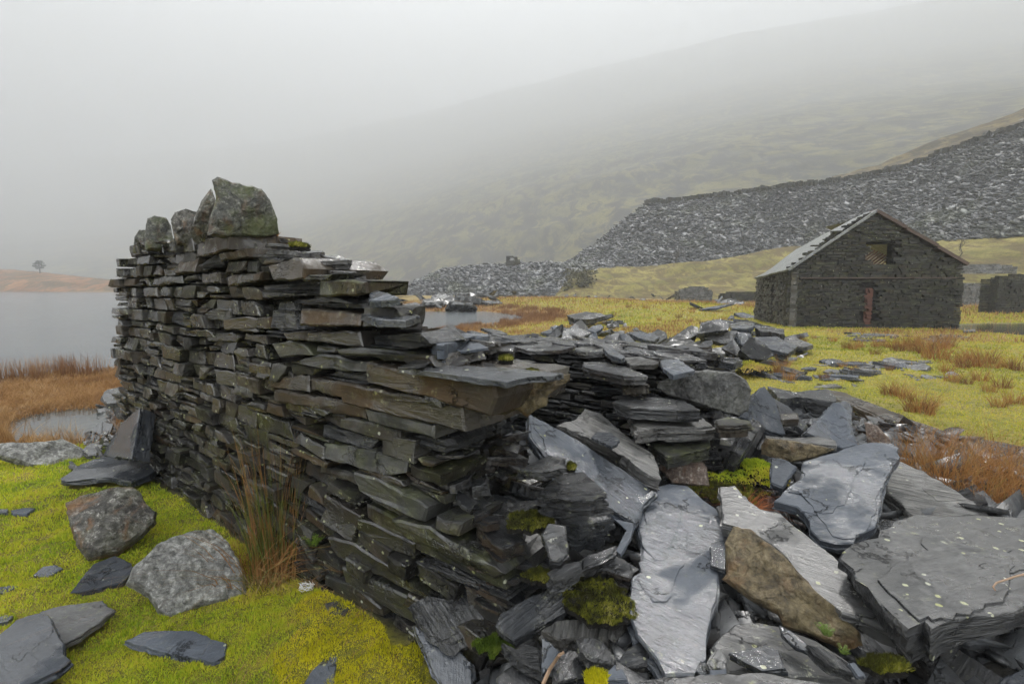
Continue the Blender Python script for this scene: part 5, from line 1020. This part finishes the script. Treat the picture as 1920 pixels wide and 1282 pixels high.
g_rush = bladem('rush_stems', [(0, (.10, .035, .010)), (.35, (.24, .105, .03)), (.6, (.33, .19, .07)), (.8, (.10, .13, .03)), (1, (.42, .31, .16))], .5, 2.5)
g_dark = bladem('dark_reed', [(0, (.06, .022, .010)), (.5, (.16, .075, .03)), (1, (.28, .17, .08))], .6, 1)
g_green = bladem('fern_leaf', [(0, (.03, .055, .008)), (.6, (.09, .14, .015)), (1, (.19, .23, .04))], .5, 20)
g_red = bladem('red_brown_grass', [(0, (.12, .03, .012)), (.5, (.30, .09, .03)), (1, (.45, .20, .08))], .55, 10)

def excl_mask(x, y, pad=0.0):
    m = np.zeros(x.shape, bool)
    for E in EXCL:
        lo = E.min(0)-.02; hi = E.max(0)+.02; k = (x > lo[0]) & (x < hi[0]) & (y > lo[1]) & (y < hi[1])
        if k.any(): m[k] |= sdf(x[k], y[k], E) > pad
    return m
def polar(n, r0, r1, a0, a1, p=1.0):
    r = np.exp(rng.uniform(math.log(r0), math.log(r1), n)) if p == 1 else (r0**(2-p)+rng.random(n)*(r1**(2-p)-r0**(2-p)))**(1/(2-p)); a = np.radians(rng.uniform(a0, a1, n)); return r*np.sin(a), r*np.cos(a), r
# moss lawn, left of the wall
x, y, r = polar(520000, 1.5, 7.0, -60, 4)
s, t = wall_st(x, y); sed_, soil_ = cover_at(x, y); k = (t < .02+.05*rng.random(len(x))) & (s > -3.5) & (soil_ < .5) & (sed_ < rng.random(len(x))) & ~excl_mask(x, y, .03)
x, y, r = x[k], y[k], r[k]; z = ground_z(x, y); clump = fbm(x*14, y*14, 61, 3)
H = (.006+.020*clump**2)*(.7+.25*r)*rng.uniform(.5, 1.3, len(x)); Wd = (.0026+.0012*r)*rng.uniform(.7, 1.4, len(x)); az = rng.uniform(0, 6.28, len(x))
cen = [(onz(700, 1230)[:2], .36), (onz(600, 1150)[:2], .12)]; br = np.zeros(len(x), bool)
for (c, R) in cen: br |= np.hypot(x-c[0], y-c[1]) < R*(.8+.4*fbm(x*6, y*6, 3))
for nm, mk_, gm, lb in (('moss', ~br, g_moss, 'green and yellow moss lawn left of the wall'), ('moss', br, g_bright, 'bright yellow cushion moss at the foot of the wall')):
    v, f = blades(np.stack([x, y, z-.003], 1)[mk_], H[mk_], Wd[mk_], az[mk_], rng.uniform(.0, .7, mk_.sum()), 1); tag(mk(nm, v, f, gm), lb, 'moss', kind='stuff')
# thin straw and grass blades over the moss
x, y, r = polar(9000, 1.7, 7, -58, 0); s, t = wall_st(x, y); k = (t < 0) & ~excl_mask(x, y) & (fbm(x*1.3, y*1.3, 88) > .47); x, y = x[k], y[k]
v, f = blades(np.stack([x, y, ground_z(x, y)], 1), rng.uniform(.03, .09, len(x)), np.full(len(x), .0022), rng.uniform(0, 6.28, len(x)), rng.uniform(.4, 1.6, len(x)), 3); tag(mk('dry_grass', v, f, g_sedge), 'thin dry straws lying over the moss lawn', 'dry grass', kind='stuff')
# meadow turf
x, y, r = polar(230000, 5.5, 60, -12, 50); sed_, soil_ = cover_at(x, y); s, t = wall_st(x, y); k = (sdf(x, y, lake_xy) < -.35) & (soil_ < .4) & (t > .7) & (sdf(x, y, riv_xy) < 0) & ~excl_mask(x, y)
x, y, r, sed_ = x[k], y[k], r[k], sed_[k]; q = sed_*.9 > rng.random(len(x))
v, f = blades(np.stack([x, y, ground_z(x, y)-.01], 1)[~q], (.012+.0022*r[~q])*rng.uniform(.5, 1.4, (~q).sum()), .0045+.0016*r[~q], rng.uniform(0, 6.28, (~q).sum()), rng.uniform(0, .8, (~q).sum()), 1); tag(mk('turf', v, f, g_turf), 'short yellow-green mossy turf of the meadow', 'grass', kind='stuff')
v, f = blades(np.stack([x, y, ground_z(x, y)-.01], 1)[q], (.04+.0045*r[q])*rng.uniform(.5, 1.4, q.sum()), .005+.0014*r[q], rng.uniform(0, 6.28, q.sum()), rng.uniform(0, .9, q.sum()), 2); tag(mk('sedge', v, f, g_sedge), 'tawny sedge growing through the meadow turf', 'sedge', kind='stuff')
# sedge bog by the lake, left
x, y, r = polar(120000, 4.2, 16, -64, -25); s, t = wall_st(x, y); sed_, soil_ = cover_at(x, y); sl = sdf(x, y, lake_xy)
k = (sl < .15) & (sdf(x, y, pud_xy) < -.02) & (sed_ > rng.random(len(x))*.9) & ((t > .8) | (s < -.7)) & ~excl_mask(x, y); x, y, r, sl = x[k], y[k], r[k], sl[k]
v, f = blades(np.stack([x, y, ground_z(x, y)-.01], 1), rng.uniform(.05, .16, len(x))*(1+.03*r), .004+.0011*r, rng.uniform(0, 6.28, len(x)), rng.uniform(.2, 1.5, len(x)), 3); tag(mk('sedge', v, f, g_sedge), 'orange-brown sedge bog between the lake and the left moss', 'sedge', kind='stuff')
def reed_band(n, band, a0, a1, r0, r1, h, label, dens=.5, w=.006):
    x, y, r = polar(n, r0, r1, a0, a1); sl = sdf(x, y, lake_xy); k = (sl > band[0]) & (sl < band[1]) & (np.degrees(np.arctan2(x, y)) > a0+(2.6*fbm(r*.45, 0*r, 13, 3) if a0 > -20 else 0)) & (fbm(x*1.4, y*.9, 91, 3) > dens); x, y, r = x[k], y[k], r[k]
    v, f = blades(np.stack([x, y, np.maximum(ground_z(x, y), WL-.05)], 1), rng.uniform(.5, 1.2, len(x))*h, w*(.6+.07*r), rng.uniform(0, 6.28, len(x)), rng.uniform(.0, .35, len(x)), 2); tag(mk('reeds', v, f, g_dark), label, 'reeds', kind='stuff')
reed_band(60000, (-.8, .5), -55, -30, 8, 16, .50, 'thin brown reeds along the near lake shore at the left', .50)
reed_band(60000, (-2.5, .3), -2.6, 10, 24, 60, .34, 'red-brown reeds on the right side of the pool', .50, .008)
reed_band(40000, (-1.2, .1), -11, -3.4, 16, 31, .22, 'short red-brown reeds along the near side of the pool', .45, .007)
# puddle edge reeds
x, y, r = polar(60000, 4.5, 9, -62, -36); sp = sdf(x, y, pud_xy); k = (sp > -.35) & (sp < .12) & (fbm(x*2.2, y*2.2, 97, 3) > .50); x, y, r = x[k], y[k], r[k]
v, f = blades(np.stack([x, y, np.maximum(ground_z(x, y), -.16)], 1), rng.uniform(.10, .34, len(x)), np.full(len(x), .006), rng.uniform(0, 6.28, len(x)), rng.uniform(0, .8, len(x)), 3); tag(mk('sedge', v, f, g_sedge), 'tufted sedge around the puddle behind the left boulder', 'sedge', kind='stuff')

def clump_mesh(seed, n, R, mat, lean=(.05, .5), w=.010, green=0, curl=0):
    g = np.random.default_rng(seed); a = g.uniform(0, 6.28, n); q = R*np.sqrt(g.random(n)); P = np.stack([q*np.cos(a), q*np.sin(a), 0*a-.02], 1)
    az = a+g.normal(0, .8, n); v, f = blades(P, g.uniform(.35, 1.0, n), np.full(n, w)*g.uniform(.6, 1.3, n), az, g.uniform(*lean, n)*(.5+q/R)+curl*g.random(n)**3, 4)
    return mk('x', v, f, mat, link_it=False).data
CL = [clump_mesh(200+k, 80, .22, g_rush if k % 3 else g_dark, w=.015) for k in range(6)]; CT = [clump_mesh(230+k, 75, .13, g_rush, (.03, .40), .0045) for k in range(4)]
def rush(px, py, hpx, label, group, z=0, S=CL, k=0, wide=1.0, name='rush_clump'):
    p = onz(px, py, z); gz = float(ground_z(p[0], p[1])); h = hpx/960*p[1]*1.02
    o = bpy.data.objects.new(name, S[k % len(S)]); o.location = (p[0], p[1], gz); o.scale = (h*wide, h*wide, h); o.rotation_euler = (0, 0, k*1.7); link(o); tag(o, label, 'rushes', group); return o
MEAD = [(1508, 640, 18), (1528, 634, 14), (1565, 640, 22), (1588, 652, 26), (1603, 655, 30), (1614, 650, 24), (1642, 666, 24), (1652, 648, 24), (1668, 652, 30), (1680, 658, 32), (1690, 650, 30), (1700, 658, 38), (1712, 650, 32), (1722, 660, 42), (1734, 652, 40), (1742, 664, 48), (1752, 672, 60), (1762, 655, 45), (1776, 652, 40), (1640, 650, 24),
        (1790, 682, 42), (1804, 690, 40), (1818, 676, 38), (1832, 688, 50), (1846, 680, 46), (1862, 690, 36), (1892, 690, 34), (1906, 694, 38), (1770, 700, 34), (1785, 720, 36), (1812, 722, 30), (1835, 716, 38), (1850, 735, 34), (1880, 730, 40), (1900, 760, 44), (1872, 765, 40), (1664, 738, 36), (1688, 742, 46), (1700, 748, 34), (1720, 772, 62), (1732, 776, 54), (1742, 768, 40), (1660, 700, 20), (1600, 706, 20), (1580, 700, 18),
        (1452, 704, 34), (1464, 700, 40), (1478, 716, 36), (1546, 714, 24), (1398, 672, 20), (1380, 668, 22), (1290, 650, 18), (1330, 636, 16), (1240, 598, 14), (1272, 596, 18), (1300, 592, 14), (1210, 586, 16), (1180, 584, 14), (1130, 588, 14), (1355, 600, 12), (1150, 590, 12), (1065, 592, 14), (1245, 590, 10)]
for k, (a, b, h) in enumerate(MEAD): rush(a+rng.normal(0, 2), b, h, 'small brown rush clump out on the meadow in front of the barn' if a > 1370 else 'small brown rush clump on the far turf beyond the meadow piles', 'rush clumps in front of the barn' if a > 1370 else 'rush clumps on the far turf', k=k, wide=1.5)
BED = [(1700, 880, 120), (1725, 905, 135), (1750, 915, 150), (1775, 930, 130), (1800, 925, 160), (1822, 945, 150), (1850, 950, 140), (1880, 940, 150), (1905, 960, 130), (1740, 880, 110), (1790, 895, 130), (1840, 905, 130), (1870, 900, 150), (1715, 860, 100), (1765, 870, 110), (1900, 905, 140), (1930, 930, 150), (1820, 880, 120)]
for k, (a, b, h) in enumerate(BED): rush(a, b, h, 'tall orange-brown rush clump in the bed behind the huge right slab', 'rush bed behind the huge right slab', .36, CT, k, 2.2)
p = onz(545, 1072); o = bpy.data.objects.new('rush_clump', clump_mesh(301, 230, .15, bladem('green_rush_stems', [(0, (.05, .07, .015)), (.35, (.09, .11, .025)), (.5, (.18, .09, .03)), (.8, (.30, .16, .06)), (1, (.38, .26, .12))], .45, 3), (.0, .22), .007)); o.location = (p[0]-.06, p[1], 0); o.scale = (.95, .95, .95); link(o); tag(o, 'tall green and brown rush clump against the foot of the wall', 'rushes')
p = onz(480, 1085); o = bpy.data.objects.new('rush_clump', clump_mesh(302, 300, .28, g_rush, (.2, 1.1), .008, curl=1.6)); o.location = (p[0], p[1], 0); o.scale = (.62, .62, .62); link(o); tag(o, 'sprawling bleached brown rush clump in front of the green one', 'rushes')
p = onz(580, 1105); o = bpy.data.objects.new('rush_clump', clump_mesh(303, 50, .10, g_sedge, (.4, 1.4), .010, curl=1.5)); o.location = (p[0], p[1], 0); o.scale = (.34,)*3; link(o); tag(o, 'small drooping straw tuft right of the tall rush clump', 'rushes')
p = onz(1400, 955, .5); o = bpy.data.objects.new('grass_tuft', clump_mesh(304, 240, .5, g_red, (.4, 1.8), .02, curl=1.2)); o.location = (p[0], p[1], .5); o.scale = (.14,)*3; link(o); tag(o, 'flattened red-brown grass tuft between the slabs', 'grass tuft')

def cushion(label, px, py, z, rx, ry, mat, n=5000, hb=.25, bh=.010, name='moss_cushion', base=(.025, .022, .010), seed=1):
    p = onz(px, py, z); R = rx/960*p[1]; Ry = ry/960*p[1]/max(.25, (CAMH-z)/math.hypot(p[1], CAMH-z)); g = np.random.default_rng(seed); nu, nv_ = 36, 12; v = []
    def hh(X_, Y_, rr): return (1-rr**2)*hb*R*.7+(fbm(X_*9/R*.5+seed, Y_*9/R*.5, seed)-.5)*R*.45
    th = np.linspace(0, 6.28318, nu, endpoint=False)
    for k in range(nv_):
        rr = 1-k/nv_; rj = rr*(1+.55*(fbm(np.cos(th)*2.2+seed, np.sin(th)*2.2, seed+3)-.5)*2); X_ = R*rj*np.cos(th); Y_ = Ry*rj*np.sin(th); v += list(zip(X_, Y_, hh(X_, Y_, rr)-.02*(k == 0)))
    f = [(k*nu+i, k*nu+(i+1) % nu, (k+1)*nu+(i+1) % nu, (k+1)*nu+i) for k in range(nv_-1) for i in range(nu)]+[tuple((nv_-1)*nu+i for i in range(nu))]
    rr = np.sqrt(g.random(n)); a = g.uniform(0, 6.28318, n); rj = rr*(1+.55*(fbm(np.cos(a)*2.2+seed, np.sin(a)*2.2, seed+3)-.5)*2); X_ = R*rj*np.cos(a); Y_ = Ry*rj*np.sin(a)
    v2, f2 = blades(np.stack([X_, Y_, hh(X_, Y_, rr)-.003], 1), g.uniform(.5, 1.7, n)*bh, np.full(n, bh*.5), g.uniform(0, 6.28, n), g.uniform(0, .8, n), 1)
    k = len(v); o = mk(name, np.vstack([np.array(v), v2]), f+[tuple(int(i)+k for i in q) for q in f2], mat); o.data.materials.append(m_core); o.data.polygons.foreach_set('material_index', np.array([1]*len(f)+[0]*(len(o.data.polygons)-len(f)), np.int32)); o.location = (p[0], p[1], z); tag(o, label, 'moss'); return o
cushion('dark cushion of moss with a pale twig in the hollow left of the central slab', 1122, 1130, .50, 60, 42, g_dkmoss, 9000, .35, .009, seed=2)
cushion('yellow-green moss bank beside the log-like splinter', 1425, 882, .57, 34, 22, g_moss, 7000, .35, .012, seed=3)
cushion('flat yellow and brown moss carpet below the pink boulder', 1368, 925, .53, 62, 22, g_dkmoss, 9000, .12, .011, seed=4)
cushion('thin yellow moss strip right of the pink boulder', 1395, 898, .54, 60, 12, g_moss, 5000, .15, .010, seed=5)
cushion('bright green moss at the bottom under the bent slab end', 925, 1212, .28, 38, 16, g_green, 4500, .25, .011, seed=6)
cushion('small yellow moss tuft at the bottom edge by the pale chip', 1118, 1272, .52, 22, 11, g_bright, 3000, .5, .012, seed=7)
cushion('green moss strip trailing down the crevice by the golden boulder', 1660, 1245, .60, 46, 13, g_dkmoss, 5000, .3, .012, seed=8)
cushion('little green moss tuft on the dark crusty wall end', 1070, 875, .86, 9, 5, g_dkmoss, 1500, .5, .012, seed=9)
cushion('brown crusty moss bank in the broken wall end', 1000, 975, .70, 46, 20, g_dkmoss, 8000, .25, .008, seed=10)
cushion('brown crusty moss under the green-grey slab corner', 1012, 1078, .56, 30, 12, g_dkmoss, 5000, .3, .008, seed=11)
cushion('brown and yellow moss lump on top of the wall behind the brown capping slab', 949, 672, 1.285, 14, 6, g_dkmoss, 2500, .35, .010, seed=12)
cushion('small dark moss button on the brown capping slab', 996, 696, 1.275, 13, 5, g_dkmoss, 1500, .5, .006, seed=13)
cushion('mossy tuft beside the tallest boulder on the wall top', 560, 462, 1.79, 14, 5, g_dkmoss, 2500, .4, .012, seed=14)
cushion('orange grass moss at the foot of the tallest boulder', 492, 438, 1.93, 22, 8, g_sedge, 2500, .4, .02, seed=15)
cushion('dark moss button on the tip of the long central slab', 1270, 918, .56, 14, 7, g_dkmoss, 1500, .5, .006, seed=16)
cushion('yellow moss in the gap between the meadow piles', 1190, 660, .2, 42, 10, g_turf, 5000, .2, .03, seed=17)
cushion('yellow moss hump in front of the right meadow pile', 1405, 690, .15, 40, 9, g_turf, 4000, .25, .03, seed=18)
def fern(label, px, py, z, hpx, n=14, seed=1, mat=None, name='fern'):
    p = onz(px, py, z); h = hpx/960*p[1]; g = np.random.default_rng(seed); V_ = []; F_2 = []; k0 = 0
    for i in range(n):
        a = g.uniform(0, 6.28); ln = g.uniform(.3, .9)
        for q in range(7):
            t = .2+.8*q/6; c = np.array([math.cos(a)*ln*t*.7, math.sin(a)*ln*t*.7, (t-.35*t*t)*g.uniform(.8, 1.1)])*h
            for sgn in (-1, 1):
                b = a+sgn*1.2; L = h*.20*(1.2-t*.7); d = np.array([math.cos(b), math.sin(b), .25])*L; w_ = np.array([math.cos(a), math.sin(a), .3])*L*.35
                V_ += [c, c+d*.5+w_, c+d, c+d*.5-w_]; F_2.append((k0, k0+1, k0+2, k0+3)); k0 += 4
    o = mk(name, V_, F_2, mat or g_green); o.location = (p[0], p[1], z); tag(o, label, 'fern'); return o
def _n(): pass
P_ = onpl(598, 1010, O_, NW); fo = fern('small bright green fern growing out of the wall face', 598, 1010, P_[2], 36, 8, 1); fo.location = (P_[0]-WV[0]*.03, P_[1]-WV[1]*.03, P_[2]-.04)
fern('lime green fern on the golden boulder', 1550, 1195, .66, 34, 12, 2); fern('second small lime fern below the first one on the golden boulder', 1582, 1228, .64, 26, 8, 3)
fern('low leafy plant at the foot of the wall by the bottom edge', 765, 1240, .02, 22, 14, 4); fern('dark feathery moss sprig in the bright moss', 612, 1182, .04, 18, 12, 5); fern('feathery sprig by the small scaly lump', 672, 1160, .03, 22, 10, 6)

def tube(buf, pts, r0, r1, n=6):
    pts = np.array(pts, float); v = []
    for k, p in enumerate(pts):
        d = pts[min(k+1, len(pts)-1)]-pts[max(k-1, 0)]; d /= np.linalg.norm(d); a = np.cross(d, [.3, .2, 1]); a /= np.linalg.norm(a)+1e-9; b = np.cross(d, a); r = r0+(r1-r0)*k/(len(pts)-1)
        v += [p+(a*math.cos(q)+b*math.sin(q))*r for q in np.linspace(0, 6.28318, n, endpoint=False)]
    buf.add(v, [(k*n+i, k*n+(i+1) % n, (k+1)*n+(i+1) % n, (k+1)*n+i) for k in range(len(pts)-1) for i in range(n)]+[tuple(range(n)), tuple((len(pts)-1)*n+i for i in range(n))])
m_twig = plain('twig_bark', (.12, .07, .04), (.20, .13, .08), .7); m_bark = plain('dark_bark', (.03, .026, .022), (.06, .05, .042), .8); m_wool = plain('white_wool', (.45, .45, .43), (.7, .7, .68), .9)
b = Buf(); tube(b, [onz(1018, 1282, .50), onz(1030, 1255, .53), onz(1040, 1240, .56), onz(1048, 1228, .60), onz(1057, 1222, .61)], .006, .004); tag(b.build('twig', m_twig), 'bent brown twig sticking up beside the pale blue shard', 'twig')
b = Buf(); tube(b, [onz(1990, 1060, .725), onz(1925, 1075, .725), onz(1905, 1080, .725), onz(1868, 1092, .722), onz(1862, 1100, .722), onz(1866, 1106, .722)], .0035, .002); tag(b.build('twig', m_twig), 'thin hooked twig lying on the huge right slab', 'twig')
for lb, q, r in (('white twist of wool in the moss at the wall foot', (575, 1103), .045), ('tiny scrap of wool in the moss near the scaly lump', (660, 1168), .02)):
    b = Buf(); c = onz(*q, .03); g = np.random.default_rng(5)
    for i in range(16): a = g.uniform(0, 6.28); tube(b, [c+r*np.array([math.cos(a+k*.7)*g.uniform(.5, 1), math.sin(a+k*.7)*g.uniform(.3, .8), g.uniform(0, .6)]) for k in range(5)], .0016, .001, 4)
    tag(b.build('wool_tuft', m_wool), lb, 'wool')
b = Buf(); tube(b, [onz(1410, 592, 0), onz(1410, 592, 0)+np.array([.25, 0, .75])], .035, .03); tag(b.build('stake', m_rust), 'rusty leaning stake at the left corner of the barn', 'stake')
SL('pale plank lying on the grass right of the barn', 'P', [(1806, 619), (1828, 617), (1829, 620), (1808, 622)], .08, UP, .05, m_pale, name='plank', cat='plank')
# trees
def leafcloud(buf, c, R, n, s, g, flat=.6):
    for i in range(n):
        q = g.normal(0, 1, 3); q *= (g.random()**.4)/np.linalg.norm(q); q = c+q*np.array([R, R, R*flat]); d1 = g.normal(0, 1, 3); d2 = g.normal(0, 1, 3); d1 *= s/np.linalg.norm(d1); d2 *= s*.6/np.linalg.norm(d2)
        buf.add([q-d1, q+d2, q+d1, q-d2], [(0, 1, 2, 3)])
tp = onY(75, 514, 258); tr = empty('pine_tree', tuple(tp)); tag(tr, 'lone flat-topped pine in the mist on the far shore moor', 'tree'); g = np.random.default_rng(9); tb = Buf(); lf = Buf()
tube(tb, [(0, 0, -.5), (.1, 0, 2), (-.1, 0, 4.2), (.1, 0, 6.2)], .32, .12)
m_pine = plain('pine_needles', (.018, .028, .014), (.035, .048, .022), .8)
for zc, R_, xo in [(6.3, 1.5, 0), (5.5, 2.1, .5), (5.2, 1.7, -1.3), (4.3, 1.6, 1.6), (4.0, 1.5, -1.8), (3.2, 1.0, 1.3), (2.9, .8, -1.2)]:
    tube(tb, [(0, 0, zc-1.0), (xo*.6, 0, zc-.5), (xo, 0, zc)], .10, .03, 5); leafcloud(lf, np.array([xo, 0, zc]), R_, 170, .24, g, .38)
tb.build('trunk', m_bark, tr); lf.build('crown', m_pine, tr)
def bare(label, px, py, Y, h, seed, dens=4):
    p = onY(px, py, Y); g = np.random.default_rng(seed); b = Buf()
    def grow(q, d, L, r, lv):
        e = q+d*L; m = q+d*L*.5+g.normal(0, L*.06, 3); tube(b, [q, m, e], r, r*.6, 4)
        if lv > 0:
            for i in range(dens if lv > 1 else 3): nd = d+g.normal(0, .45, 3); nd[2] += .15; nd /= np.linalg.norm(nd); grow(q+d*L*g.uniform(.45, 1), nd, L*g.uniform(.5, .75), r*.55, lv-1)
    grow(np.zeros(3), np.array([.05, 0, 1.]), h*.4, h*.022, 3); r = empty('bare_tree', tuple(p)); tag(r, label, 'tree'); b.build('trunk', m_bark, r)
bare('small leafless tree on the slope just right of the barn roof', 1798, 484, 60, 2.9, 3)
bare('dark leafless bush at the foot of the great heap', 1268, 496, 100, 4.6, 4, 5)
bh = Buf(); g = np.random.default_rng(77)
for i in range(60):
    q = onY(g.uniform(1062, 1112), g.uniform(508, 545), 0.0+g.uniform(84, 92)); leafcloud(bh, q, g.uniform(.6, 1.3), 22, .28, g, .5)
tag(bh.build('heather_bank', plain('dark_heather', (.030, .028, .014), (.065, .058, .025), .9)), 'dark brown heather covering the left end of the grassy bank', 'heather', kind='stuff')
